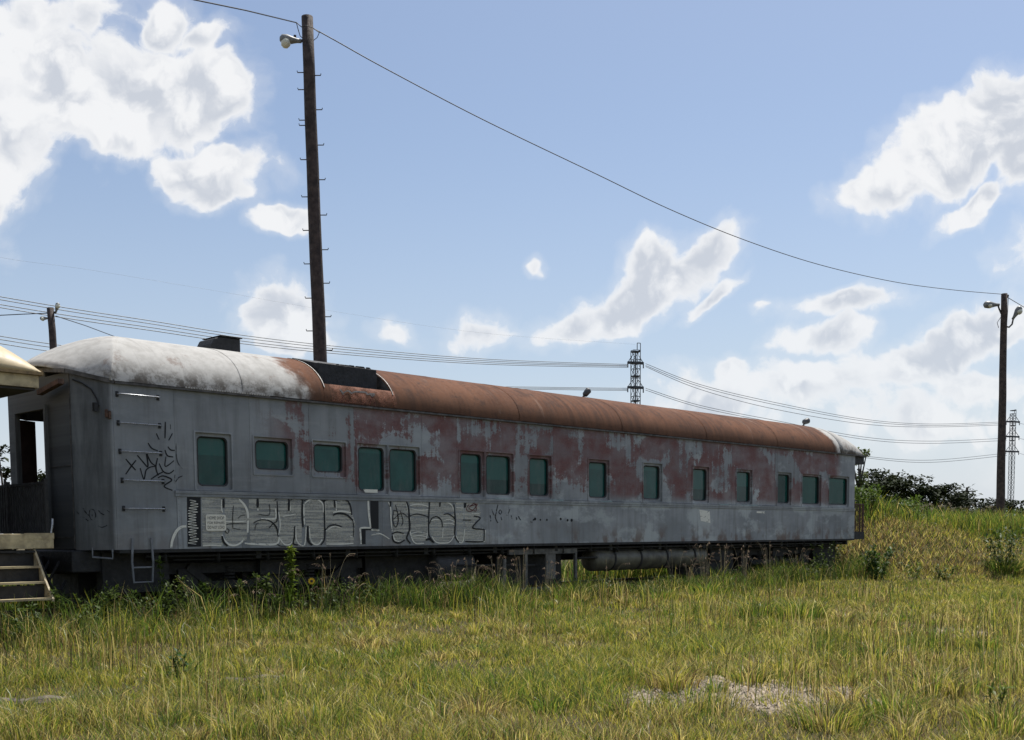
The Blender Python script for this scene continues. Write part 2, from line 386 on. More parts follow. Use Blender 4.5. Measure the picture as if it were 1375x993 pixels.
M_SPRAYR = print_mat('maroon_spray_paint', (.10, .018, .02), .32, .5, (8, 1, 8), .8)
M_SHADOWGAP = M_BLACK
# ------------------------------------------------------------------ terrain
def sstep(v, a, b):
    t = np.clip((v-a)/(b-a), 0, 1); return t*t*(3-2*t)
class VN:                                             # cheap value noise for layout
    def __init__(s, seed):
        s.g = np.random.default_rng(seed).random((256, 256))
    def __call__(s, x, y, sc=1.0, oct=3):
        x = np.asarray(x, float)*sc; y = np.asarray(y, float)*sc; out = 0; amp = 1; tot = 0
        for o in range(oct):
            xi = np.floor(x).astype(int); yi = np.floor(y).astype(int); fx = x-xi; fy = y-yi
            fx = fx*fx*(3-2*fx); fy = fy*fy*(3-2*fy); g = s.g
            a = g[xi % 256, yi % 256]; b = g[(xi+1) % 256, yi % 256]; c = g[xi % 256, (yi+1) % 256]; d = g[(xi+1) % 256, (yi+1) % 256]
            out = out + amp*((a*(1-fx)+b*fx)*(1-fy) + (c*(1-fx)+d*fx)*fy); tot += amp; amp *= .5; x = x*2.03+17; y = y*2.03+5
        return out/tot
N1, N2, N3, N4 = VN(1), VN(2), VN(3), VN(4)
def mound(x, y):
    w = (N2(x, y, .22)-.5)*3.0
    h = 1.18*sstep(y + w*.7 - .06*np.maximum(x-12, 0), 31.6, 38.0)*sstep(x + .35*w, 9.2, 12.2)
    h = h + .62*np.exp(-((x-12.6)/2.4)**2-((y-38.5)/3.6)**2)
    u, v = (x-O[0])*A[0]+(y-O[1])*A[1], (x-O[0])*B[0]+(y-O[1])*B[1]
    h = h*sstep(u, 23.2, 25.5)
    h = h*(1-sstep(y, 60, 75)*.5)
    return h
def gz(x, y):
    x = np.asarray(x, float); y = np.asarray(y, float)
    u, v = (x-O[0])*A[0]+(y-O[1])*A[1], (x-O[0])*B[0]+(y-O[1])*B[1]
    z = .20*sstep(v, -3.2, -.2) + .0*u
    z = z + (N1(x, y, .45)-.5)*.14*sstep(-v, .2, 1.5) + (N1(x, y, 2.2, 2)-.5)*.03*sstep(-v, .2, 1.0)
    return z + mound(x, y)
def g1(x, y): return float(gz(np.array([x]), np.array([y]))[0])
def hit(px, py):                                      # pixel -> point on the terrain
    d = ray(px, py); t = 3.0
    for _ in range(1500):
        P = EYE + d*t
        if P[2] <= g1(P[0], P[1]): break
        t += .05
    return P
def in_front(px, dist, lift=0.0):                     # ground point straight under a pixel column, dist metres in front of the car's side
    d = ray(px, 760.0); t = ((O - B*dist - EYE) @ B)/(d @ B); P = EYE + d*t
    P[2] = g1(P[0], P[1]) + lift; return P

gravel_spots = []                                     # (x, y, rx, ry)
for (px, py, rx, ry) in [(950,930,.62,1.05),(1045,935,.62,1.0),(1150,944,.36,.75),(885,948,.4,.75),(1292,851,.5,.8)]:
    P = hit(px, py); gravel_spots.append((P[0], P[1], rx, ry))
def gravel_mask(x, y):
    m = np.zeros_like(np.asarray(x, float))
    for (cx, cy, rx, ry) in gravel_spots:
        r = np.hypot((x-cx)/rx, (y-cy)/ry) + (N3(x, y, 3.0)-.5)*1.1
        m = np.maximum(m, 1-sstep(r, .6, 1.15))
    return m
def build_ground():
    def axis(lo, hi, st, far):
        a = np.arange(lo, hi+1e-6, st); k = [hi]; s = st
        while k[-1] < far: s *= 1.35; k.append(k[-1]+s)
        j = [lo]; s = st
        while j[-1] > -far: s *= 1.35; j.append(j[-1]-s)
        return np.concatenate([np.array(j[1:])[::-1], a, np.array(k[1:])])
    xs = axis(-16, 30, .22, 2500); ys = axis(4, 52, .22, 2500)
    X, Y = np.meshgrid(xs, ys); Z = gz(X, Y)
    V = np.stack([X.ravel(), Y.ravel(), Z.ravel()], 1); nx, ny = len(xs), len(ys)
    i = np.arange(nx*ny).reshape(ny, nx); F = np.stack([i[:-1, :-1].ravel(), i[:-1, 1:].ravel(), i[1:, 1:].ravel(), i[1:, :-1].ravel()], 1)
    u = (V[:, 0]-O[0])*A[0]+(V[:, 1]-O[1])*A[1]; v = (V[:, 0]-O[0])*B[0]+(V[:, 1]-O[1])*B[1]
    g = gravel_mask(V[:, 0], V[:, 1])
    yard = sstep(v, -.35, .1)*sstep(u, 7.0, 9.0)*(1-sstep(u, 15.0, 17.0))*(1-sstep(v, 16, 24))
    cols = np.stack([np.maximum(g, 0), yard, N4(V[:, 0], V[:, 1], .5)], 1)
    m, t, b = mat('field_soil')
    a = t.new('ShaderNodeVertexColor'); a.layer_name = 'col'; s = t.new('ShaderNodeSeparateColor'); t.put(s.inputs[0], a.outputs[0])
    co = t.new('ShaderNodeTexCoord').outputs['Object']
    n = t.noise(co, 1.1, 7, .65); f = t.noise(co, 30, 6, .7)
    vor = t.new('ShaderNodeTexVoronoi'); t.put(vor.inputs['Vector'], co); vor.inputs['Scale'].default_value = 34
    vc = t.new('ShaderNodeSeparateColor'); t.put(vc.inputs[0], vor.outputs['Color'])
    soil = t.mix(t.step(n, .35, .65), (.082, .064, .034), (.062, .056, .025))
    soil = t.mix(t.step(f, .45, .7, 0, .6), soil, (.13, .105, .058))
    stone = t.mix(vc.outputs[0], (.13, .105, .078), (.31, .255, .19))
    stone = t.mix(t.step(vor.outputs['Distance'], .4, .75), stone, (.10, .08, .06))
    c = t.mix(s.outputs[0], soil, stone)
    c = t.mix(s.outputs[1], c, t.mix(t.step(n, .35, .65), (.20, .185, .15), (.14, .13, .10)))
    t.put(b.inputs['Base Color'], c); b.inputs['Roughness'].default_value = .95; b.inputs['Specular IOR Level'].default_value = .2
    bn = t.new('ShaderNodeBump'); bn.inputs['Strength'].default_value = .8; bn.inputs['Distance'].default_value = .03
    t.put(bn.inputs['Height'], t.math('ADD', f, t.math('MULTIPLY', vor.outputs['Distance'], -.6))); t.put(b.inputs['Normal'], bn.outputs[0])
    o = arrays_mesh('ground', V, F, m, cols, True); tag(o, kind='structure')
build_ground()

# ------------------------------------------------------------------ track
RZ = math.atan2(A[1], A[0])
def track():
    for i, yy in enumerate((.76, 2.24)):
        prof = [(yy-.035,0),(yy+.035,0),(yy+.035,-.035),(yy+.012,-.05),(yy+.012,-.135),(yy+.065,-.155),(yy+.065,-.17),(yy-.065,-.17),(yy-.065,-.155),(yy-.012,-.135),(yy-.012,-.05),(yy-.035,-.035)]
        o = MB().prism(prof, 0, -16, 24.6).build('rail', M_RAIL); o.location = O; o.rotation_euler = (0, 0, RZ)
        tag(o, ['rusty steel rail on the near side of the track under the grey railcar', 'rusty steel rail on the far side of the track behind the railcar wheels'][i], 'rail', 'track rails')
    bm = MB().box(-1.25, 1.25, -.11, .11, -.16, 0); src = None
    for k in range(66):
        u = -15.6 + k*.61
        if src is None: o = src = bm.build('railway_tie', M_TIE, bevel=.012)
        else: o = src.copy(); col.objects.link(o)
        P = world(u, 1.5, -.174); o.location = P; o.rotation_euler = (0, 0, RZ + R(90) + random.uniform(-.02, .02))
        tag(o, 'weathered timber tie lying under the rails of the railcar track', 'railway tie', 'ties of the railcar track')
track()

# ------------------------------------------------------------------ grey passenger car
L = 22.86; SILL, BELT, EAVE = .95, 1.82, 3.40; RISE = .875; WID = 3.0
car = empty('passenger_railcar', O, RZ, 'long derelict grey and rust-red passenger railcar with teal windows and graffiti', 'railcar')
C = car
OFF = .0
def arch(t): return 1.5-1.53*math.cos(t), EAVE + RISE*max(0.0, math.sin(t))**.96
def roof_z(y):
    c = max(-1, min(1, (1.5-y)/1.53)); return EAVE + RISE*math.sin(math.acos(c))**.96
NU0, NU1 = 3.80, 5.31; NT0, NT1 = math.asin((3.70-EAVE)/RISE), R(74)
def hip(a): return -.03+.90*(1-min(a, 1))**.8
def roof():
    main = [.55, 2.2, NU0, NU1, 6.95, 8.6, 10.25, 11.9, 13.55, 15.2, 16.85, 18.5, 20.15, 21.9]
    nt = 28
    for i in range(len(main)-1):
        u0, u1 = main[i]+.0005, main[i+1]-.0005; off = .0015*((i % 2)*2-1)
        segs = [(0, math.pi)] if not (abs(main[i]-NU0) < .01) else [(0, NT0), (NT1, math.pi)]
        bm = MB()
        for (t0, t1) in segs:
            rows = []
            n = max(4, int(nt*(t1-t0)/math.pi))
            for k in range(n+1):
                t = t0 + (t1-t0)*k/n; y, z = arch(t)
                a_ = abs(y-1.5)/1.53; us = u0 if i else hip(a_); rows.append([(u, 1.5+(y-1.5)*(1+off), z+off) for u in np.linspace(us, u1, 4)])
            bm.grid(rows)
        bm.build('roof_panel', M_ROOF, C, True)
    for u in main[1:-1]:                                # lapped seams between the sheets
        bm = MB(); rows = []
        for k in range(nt+1):
            t = math.pi*k/nt; y, z = arch(t)
            s = 1.003; rows.append([(u-.022, 1.5+(y-1.5)*s, EAVE+(z-EAVE)*s), (u+.022, 1.5+(y-1.5)*s, EAVE+(z-EAVE)*s)])
        bm.grid(rows).build('roof_seam', M_ROOF, C, True)
    # notch: bright cut edges, dark well, black box
    for u, s in ((NU0, 1), (NU1, -1)):
        bm = MB(); rows = []
        for k in range(15):
            t = NT0*.75 + (NT1-NT0*.75)*k/14; y, z = arch(t); d = 1.012
            rows.append([(u-.008, 1.5+(y-1.5)*d, EAVE+(z-EAVE)*d), (u+.008, 1.5+(y-1.5)*d, EAVE+(z-EAVE)*d), (u+.008, 1.5+(y-1.5)*.955, EAVE+(z-EAVE)*.955), (u-.008, 1.5+(y-1.5)*.955, EAVE+(z-EAVE)*.955)])
        bm.grid(rows).build('notch_edge', M_LIP, C, True)
        bm = MB(); pts = [arch(NT0+(NT1-NT0)*k/12) for k in range(13)]; poly = [(p[0], p[1]-.012) for p in pts] + [(pts[-1][0], 3.5), (.08, 3.5)]
        bm.prism(poly, 0, u+(.003 if s < 0 else -.003), u+s*.02).build('notch_side', M_TRIM, C)
    MB().box(NU0+.02, NU1-.02, .07, 1.12, 3.44, 3.47).build('notch_floor', M_DARK, C)
    MB().box(NU0+.02, NU1-.02, 1.08, 1.12, 3.47, 4.2).build('notch_back', M_DARK, C)
    bm = MB(); bm.prism([(.30, 3.48), (1.07, 3.48), (1.07, 4.265), (.36, 4.10), (.30, 4.10)], 0, NU0+.1, NU1-.13)
    o = bm.build('rooftop_unit', M_BLACK, C, bevel=.01)
    bm = MB()
    bm.box(NU0+.09, NU1-.12, .285, .30, 3.72, 3.76)
    for k in range(16):
        u = random.uniform(NU0+.5, NU1-.2); h = random.uniform(.01, .03); bm.box(u, u+random.uniform(.03, .1), .32, .36, 4.095, 4.10+h)
    bm.build('torn_sealant', M_BLACK, C)
    # hoods at both ends
    def hood(u0, ue, sgn, name):
        bm = MB(); rows = []; ns = 9; nv = 26
        for j in range(nv+1):
            t = math.pi*j/nv; y, z0 = arch(t); yy = y
            a = abs(yy-1.5)/1.53                                # 0 centre, 1 edge
            e = ue(a); he = EAVE + (.29*(1-a**2.2) if sgn < 0 else .02*(1-a))
            row = []
            for k in range(ns+1):
                s = k/ns; q = s*math.pi/2
                if sgn < 0:
                    ub = hip(a); u = ub + (e-ub)*s; z = he + (max(z0, he)-he)*(1-s**(2.0-.8*a))
                else:
                    u = u0 + (e-u0)*math.sin(q); z = he + (max(z0, he)-he)*max(0.0, math.cos(q))**.9 if s < 1 else he
                ysh = yy + (1.5-yy)*(.10 if sgn < 0 else .05)*s**2
                row.append((u, ysh, z))
            rows.append(row)
        bm.grid(rows); o = bm.build(name, M_ROOF, C, True)
        so = o.modifiers.new('thick', 'SOLIDIFY'); so.thickness = .02; so.offset = -1
        return o
    hood(.55, lambda a: -.05 - .62*(1-a**3), -1, 'roof_hood')
    hood(21.9, lambda a: L + .62 + .16*(1-a**2), 1, 'roof_hood')
    # crown vent, small plate, eave trim
    bm = MB(); x0, z0 = 2.42, 4.25
    prof = [(x0+.12, z0-.06), (x0+.56, z0-.06), (x0+.56, z0+.25), (x0+.18, z0+.25), (x0+.06, z0+.21), (x0, z0+.10), (x0+.02, z0-.06)]
    bm.prism(prof, 1, 1.25, 1.75).build('roof_vent', M_BLACK, C, bevel=.02)
    MB().box(x0+.14, x0+.58, 1.22, 1.78, z0+.252, z0+.262).build('vent_cap', M_DARK, C)
    for k, u in enumerate((1.0, 4.8, 8.6, 12.4, 16.2, 20.0)):
        MB().box(u if k else .02, (u+3.79) if u < 19 else L+.6, -.055, .03, EAVE-.045, EAVE-.012).build('eave_trim', M_TRIM, C) if k else MB().box(.02, 4.79, -.055, .03, EAVE-.045, EAVE-.012).build('eave_trim', M_TRIM, C)
    bm = MB()                                            # row of small bolts at the eave of the near end
    for k in range(34): u = 1.15+k*.045; bm.box(u, u+.022, -.062, -.04, EAVE-.012, EAVE+.012)
    tag(bm.build('eave_bolts', M_LIP, C), kind='stuff')
M_LIP = simple('bare_metal_edge', (.42, .40, .37), .5, .2, .3, 8)
roof()

# windows: pixel rectangles of the outer frame and of the glass
WIN = [((261,575,310,656),(266,583,305,649)),((340,580,391.5,631),(344,588,385.5,624)),((419,587,464,633.5),(422,592.7,460,626)),((479,593.5,519.7,663),(482,598.7,516.6,656)),
       ((521.2,597,563,666),(525.5,602,558,658)),((617,604,650,666.5),(619,607,647,660)),((651.5,606,689,667.5),(655,610,685,662)),((710,611,740,668.5),(711.5,613.5,734,662.5)),
       ((790,617,818,671),(792,619,813,666)),((863.5,622,889,674),(864.8,624,883.5,668.5)),((930,625.5,952,675.5),(931,628,947.5,670.5)),((989,629.5,1010,677),(990.3,632,1005.5,672.5)),
       ((1044,634,1062.5,678.5),(1045,636,1057.5,674)),((1077,637,1102.6,680),(1078,639,1098,675.5)),((1113,639,1140,680.5),(1114,641,1132,676.5))]
wins = []
for fr, gl in WIN:
    def rect(r):
        ua, z1 = on_side(r[0], r[1]); ub, z1b = on_side(r[2], r[1]); _, z0 = on_side(r[0], r[3]); _, z0b = on_side(r[2], r[3])
        return ua, ub, z0, z1, z1b, z0b
    ua, ub, z0, z1, *_ = rect(fr); wins.append([ua, ub, z0, z1])
# the photograph's windows share a head and a sill line
full = [i for i in range(15) if i not in (1, 2)]
hd = float(np.median([wins[i][3] for i in full])); sl = float(np.median([wins[i][2] for i in full]))
for i in full: wins[i][3] = hd; wins[i][2] = max(sl, BELT+.05)
for i in (1, 2): wins[i][3] = hd-.005; wins[i][2] = hd-.60
def rrect(u0, u1, z0, z1, r, n=5):
    pts = []
    for (cx, cz, a) in ((u1-r, z1-r, 0), (u0+r, z1-r, 90), (u0+r, z0+r, 180), (u1-r, z0+r, 270)):
        for k in range(n+1): q = R(a+90*k/n); pts.append((cx+r*math.cos(q), cz+r*math.sin(q)))
    return pts
def ring(bm, outer, inner, y0, y1):
    n = len(inner)
    vs = [(p[0], y0, p[1]) for p in outer] + [(p[0], y1, p[1]) for p in inner]
    return bm.add(vs, [(i, (i+1) % n, n+(i+1) % n, n+i) for i in range(n)])
def window(i, w, far=False):
    ua, ub, z0, z1 = w; g = .002; ua += g; ub -= g; z0 += g; z1 -= g
    s = (lambda y: WID-y) if far else (lambda y: y)
    bw = .052 if ub-ua > .5 else .045; small = i in (1, 2)
    r = .075
    inn = rrect(ua+bw, ub-bw, z0+(bw if not small else .075), z1-bw, r)
    # square outer edge, sampled to match the rounded opening
    def sq(p):
        cx, cz = (ua+ub)/2, (z0+z1)/2; dx, dz = p[0]-cx, p[1]-cz
        k = min((ub-ua)/2/max(abs(dx), 1e-6), (z1-z0)/2/max(abs(dz), 1e-6)); return (cx+dx*k, cz+dz*k)
    out = [sq(p) for p in inn]
    bm = MB(); D = .035
    ring(bm, out, out, s(-.012), s(D)); ring(bm, out, inn, s(D), s(D)); ring(bm, inn, inn, s(D), s(.085))
    # raised lip round the opening
    big = [( (ua+ub)/2+(p[0]-(ua+ub)/2)*(1+.05/(ub-ua)), (z0+z1)/2+(p[1]-(z0+z1)/2)*(1+.05/(z1-z0)) ) for p in out]
    ring(bm, big, out, s(-.012), s(-.012)); ring(bm, big, big, s(.004), s(-.012))
    f = bm.build('window', M_SIDE, C)
    ins = [((ua+ub)/2+(p[0]-(ua+ub)/2)*(1-.045/(ub-ua)), (z0+z1)/2+(p[1]-(z0+z1)/2)*(1-.045/(z1-z0))) for p in inn]
    bm = MB(); ring(bm, inn, inn, s(.028), s(.086)); ring(bm, inn, ins, s(.028), s(.040)); ring(bm, ins, ins, s(.040), s(.086)); bm.build('gasket', M_RUBBER, f)
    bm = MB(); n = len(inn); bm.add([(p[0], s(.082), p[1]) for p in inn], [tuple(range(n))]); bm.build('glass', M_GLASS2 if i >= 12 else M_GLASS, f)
for i, w in enumerate(wins): window(i, w)

def panel(ua, ub, z0, z1, holes, y0, y1, name, m):
    """sheet with rectangular openings"""
    us = sorted({ua, ub, *[h[0] for h in holes], *[h[1] for h in holes]}); zs = sorted({z0, z1, *[h[2] for h in holes], *[h[3] for h in holes]})
    us = [u for u in us if ua <= u <= ub]; bm = MB()
    for a, b in zip(us[:-1], us[1:]):
        for c, d in zip(zs[:-1], zs[1:]):
            m_u, m_z = (a+b)/2, (c+d)/2
            if any(h[0] < m_u < h[1] and h[2] < m_z < h[3] for h in holes): continue
            for yy in (y0, y1): bm.quad((a, yy, c), (b, yy, c), (b, yy, d), (a, yy, d))
    bm.quad((ua, y0, z0), (ua, y1, z0), (ua, y1, z1), (ua, y0, z1)); bm.quad((ub, y0, z0), (ub, y1, z0), (ub, y1, z1), (ub, y0, z1))
    return bm.build(name, m, C)
U238 = on_side(238, 700)[0]
seams = [U238, 2.30, wins[2][0]-.06, wins[3][0]-.06, wins[4][1]+.06, wins[5][0]-.07, wins[6][1]+.07, wins[7][1]+.06, 12.0, wins[9][0]-.1, wins[10][0]-.25, wins[11][0]-.2, wins[12][0]-.12, wins[13][0]-.15, wins[14][0]-.13, L]
seams = sorted(seams)
for a, b in zip(seams[:-1], seams[1:]):
    hs = [w for w in wins if w[0] > a and w[1] < b]
    panel(a+.002, b-.002, BELT+.03, EAVE-.012, hs, 0, .03, 'upper_side_panel', M_SIDE)
low = [U238, 2.1, 4.25, 5.0, 6.75, 8.25, 10.4, 12.6, 14.8, 17.0, 18.6, 20.4, L]
for a, b in zip(low[:-1], low[1:]):
    panel(a+.002, b-.002, SILL, BELT-.03, [], -.012, .03, 'lower_side_panel', M_SIDE)
panel(0, U238-.002, SILL, EAVE-.012, [], -.004, .03, 'ladder_panel', M_SIDE)
bm = MB(); bm.box(U238-.03, L-.002, -.034, .0, BELT-.03, BELT+.022); bm.box(U238-.03, L-.002, -.026, .0, BELT-.075, BELT-.031)
bm.build('belt_rail', M_SIDE, C, bevel=.006)
bm = MB(); bm.box(.02, L, -.018, .06, SILL-.05, SILL-.002); bm.build('side_sill', M_DARK, C)
bm = MB()                                                # rivets
def rivet(u, z, y, r=.010):
    vs = [(u+r*math.cos(k*math.pi/3), y, z+r*math.sin(k*math.pi/3)) for k in range(6)] + [(u, y-.007, z)]
    bm.add(vs, [(k, (k+1) % 6, 6) for k in range(6)])
for k in range(int((L-U238)/.11)):
    u = U238+.04+k*.11; rivet(u, BELT+.0, -.034); rivet(u, BELT-.055, -.026)
for s in seams[1:-1]:
    for k in range(16):
        z = BELT+.07+k*.1
        if z < EAVE-.05: rivet(s-.035, z, 0, .008); rivet(s+.035, z, 0, .008)
for k in range(200): rivet(.1+k*.113, EAVE-.08, -.004 if .1+k*.113 < U238 else 0, .008)
for k in range(9): rivet(U238+.03, SILL+.05+k*.09, -.012, .009)
tag(bm.build('rivets', M_SIDE, C), kind='stuff')
# far side, floor, ends
PU = (wins[10][1]+wins[11][0])/2
farw = [w for i, w in enumerate(wins) if i >= 8]
panel(.0, L, SILL, EAVE+.02, [[.0, .42, SILL, 3.05]]+[[w[0], w[1], w[2], w[3]] for w in farw], WID-.03, WID, 'far_side_wall', M_SIDE)
for i, w in enumerate(wins):
    if i >= 8: window(i if i >= 12 else 12, w, True)
MB().box(.02, L-.02, .032, WID-.032, SILL-.04, SILL+.12).build('floor', M_INT, C)
for u in (1.0, PU): MB().box(u, u+.04, .11, WID-.11, SILL+.12, EAVE-.03).build('partition', M_INT, C)
lun = [(arch(math.pi*k/20)[0]*.98+.03, arch(math.pi*k/20)[1]-.03) for k in range(21)]
for u in (1.0, PU): MB().prism(lun, 0, u, u+.04).build('ceiling_bulkhead', M_INT, C)
MB().box(20.9, 21.0, 1.2, 1.9, SILL+.12, 2.9).build('lounge_cabinet', M_INT, C)
# vestibule end: tapered walls and a flat end with a doorway
EU = -.44; TY = .40
DOOR0, DOOR1, DTOP = 1.22, 2.24, 3.06
def slab(p, q, z0, z1a, z1b, name, m, th=.03):
    p = np.array(p); q = np.array(q); n = np.array([-(q-p)[1], (q-p)[0]]); n = n/np.linalg.norm(n)*th
    vs = [(*p, z0), (*q, z0), (*q, z1b), (*p, z1a), (*(p+n), z0), (*(q+n), z0), (*(q+n), z1b), (*(p+n), z1a)]
    return MB().add(vs, [(0,1,2,3),(7,6,5,4),(0,4,5,1),(1,5,6,2),(2,6,7,3),(3,7,4,0)]).build(name, m, C)
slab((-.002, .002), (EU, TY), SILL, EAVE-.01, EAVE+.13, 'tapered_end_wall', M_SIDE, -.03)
slab((EU, WID-TY), (-.002, WID-.002), 3.05, EAVE+.13, EAVE-.01, 'side_door_header', M_SIDE, -.03)
slab((EU, WID-TY), (EU+.06, WID-TY+.055), SILL, 3.05, 3.05, 'side_door_jamb', M_SIDE, -.03)
slab((EU+.03, 2.32), (EU+.33, 2.46), SILL+.12, 2.98, 2.98, 'open_side_door', M_BROWN, -.04)
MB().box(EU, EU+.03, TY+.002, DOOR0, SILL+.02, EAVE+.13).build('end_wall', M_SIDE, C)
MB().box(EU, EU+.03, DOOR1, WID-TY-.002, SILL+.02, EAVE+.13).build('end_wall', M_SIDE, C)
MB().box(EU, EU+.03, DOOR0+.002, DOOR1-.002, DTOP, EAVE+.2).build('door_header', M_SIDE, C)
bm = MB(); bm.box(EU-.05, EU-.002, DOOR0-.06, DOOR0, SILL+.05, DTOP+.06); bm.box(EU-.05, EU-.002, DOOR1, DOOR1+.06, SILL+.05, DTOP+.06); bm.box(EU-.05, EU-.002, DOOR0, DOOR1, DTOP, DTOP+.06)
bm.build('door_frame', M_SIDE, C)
bm = MB(); bm.box(EU-.012, EU-.001, TY+.01, DOOR0-.07, 2.18, 2.195); bm.box(EU-.012, EU-.001, TY+.02, TY+.035, SILL+.02, EAVE+.12); bm.box(EU-.012, EU-.001, TY+.05, DOOR0-.07, 1.13, 1.15)
bm.build('end_seam', M_TRIM, C)
# end eave cap under the hood, drip rail, small lamp bracket and conduit
bm = MB(); bm.bar((.03, -.02, EAVE-.02), (EU-.07, TY-.02, EAVE+.13), .05, .06); bm.bar((EU-.07, TY-.02, EAVE+.13), (EU-.10, 1.5, EAVE+.26), .05, .06); bm.bar((EU-.10, 1.5, EAVE+.26), (EU-.07, WID-TY, EAVE+.13), .05, .06)
bm.build('end_eave', M_TRIM, C)
MB().bar((EU-.12, TY+.02, EAVE-.02), (EU-.12, 1.15, EAVE-.12), .09, .07).build('rusty_drip_bracket', M_RUSTY, C)
def taper(px, py, off=.006):                             # pixel -> point on the near tapered wall
    p0 = world(0, 0); p1 = world(EU, TY); n = np.cross(p1-p0, (0, 0, 1)); n /= np.linalg.norm(n)
    if n @ (EYE-p0) < 0: n = -n
    d = ray(px, py); t = ((p0 + n*off - EYE) @ n)/(d @ n); q = EYE+d*t-O; return (q @ A, q @ B, q[2])
bm = MB(); bm.tube([taper(x, y, .02) for x, y in ((97,509),(110,514),(122,522),(130,535),(133,545))], .011, 6); p = taper(128, 546, .05); bm.box(p[0]-.03, p[0]+.03, p[1]-.03, p[1]+.03, p[2]-.06, p[2]+.06)
bm.build('conduit_lamp', M_BLACK, C)
bm = MB(); 
for (x, y) in ((143,555),(147,557)): p = taper(x, y, .02); bm.box(p[0]-.015, p[0]+.015, p[1]-.02, p[1]+.02, p[2]-.05, p[2]+.06)
bm.build('corner_bracket', M_RUSTY, C)
# far end: end wall, platform with railing
bm = MB(); ys = [.032, .30, 1.10, 1.25, 1.85, 2.0, 2.70, WID-.032]
for k in range(7):
    if k % 2 == 0: bm.box(L-.03, L-.002, ys[k], ys[k+1], SILL, EAVE-.03)
    else:
        bm.box(L-.03, L-.002, ys[k], ys[k+1], SILL, 2.0); bm.box(L-.03, L-.002, ys[k], ys[k+1], 2.9, EAVE-.03)
        MB().box(L-.018, L-.012, ys[k]-.005, ys[k+1]+.005, 1.995, 2.905).build('end_window_pane', M_GLASS2, C)
bm.build('end_wall', M_SIDE, C)
MB().box(L, L+.66, .05, WID-.05, EAVE-.26, EAVE-.04).build('hood_fascia', M_DARK, C)
MB().box(L, L+.70, .02, WID-.02, SILL-.02, SILL+.20).build('rear_platform', M_DARK, C)
bm = MB()
for yy in (.05, WID-.05):
    for uu in (L+.04, L+.66): bm.box(uu-.018, uu+.018, yy-.018, yy+.018, SILL+.2, SILL+1.0)
    bm.box(L+.04, L+.66, yy-.02, yy+.02, SILL+1.0, SILL+1.03)
bm.box(L+.645, L+.675, .07, WID-.07, SILL+1.0, SILL+1.03)
rl = bm.build('platform_railing', M_RUSTY, C)
for k in range(6): MB().box(L+.12+k*.09, L+.125+k*.09+.012, .04, .06, SILL+.2, SILL+1.0).build('baluster', M_RUSTY, rl)
for k in range(22): MB().box(L+.652, L+.668, .15+k*.125, .165+k*.125, SILL+.2, SILL+1.0).build('baluster', M_RUSTY, rl)
MB().box(L+.02, L+.2, .03, .07, SILL+1.1, SILL+1.13).build('grab_iron', M_BLACK, C)

# grab irons of the ladder, stirrups
for (x0, y0, x1, y1) in [(160,528,215,533.4),(161.6,567,217.4,571),(164,605,219,608.7),(167,644,222,646.3),(169,681.4,223,684)]:
    ua, za = on_side(x0, y0, -.075); ub, zb = on_side(x1, y1, -.075); zm = (za+zb)/2
    bm = MB(); bm.tube([(ua, -.004, zm), (ua, -.06, zm), (ua+.03, -.078, zm), (ub-.03, -.078, zm), (ub, -.06, zm), (ub, -.004, zm)], .0115, 8)
    o = bm.build('grab_iron', M_STEEL, C, True)
    for u in (ua, ub): MB().box(u-.022, u+.022, -.012, -.003, zm-.04, zm+.04).build('bolt_plate', M_BLACK, o)
def stirrup(x0, x1, ytop, ybot, ymid=None, Y=-.03):
    ua = on_side(x0, ytop, Y)[0]; ub = on_side(x1, ytop, Y)[0]; z1 = on_side(x0, ytop, Y)[1]; z0 = on_side(x0, ybot, Y)[1]
    bm = MB(); bm.tube([(ua, Y, z1), (ua-.02, Y, z0+.3 if ymid else z0+.05), (ua, Y, z0), (ub, Y, z0), (ub+.02, Y, z0+.3 if ymid else z0+.05), (ub, Y, z1)], .017, 6)
    if ymid: zm = on_side(x0, ymid, Y)[1]; bm.tube([(ua, Y, zm), (ub, Y, zm)], .014, 6)
    bm.build('stirrup_step', M_GREYM, C)
stirrup(178, 203, 722, 782, 762)
pa, pb = taper(124, 735, .02), taper(151, 737, .02)
bm = MB(); bm.tube([pa, (pa[0], pa[1], pa[2]-.14), (pb[0], pb[1], pb[2]-.14), pb], .015, 6); bm.build('stirrup_step', M_GREYM, C)

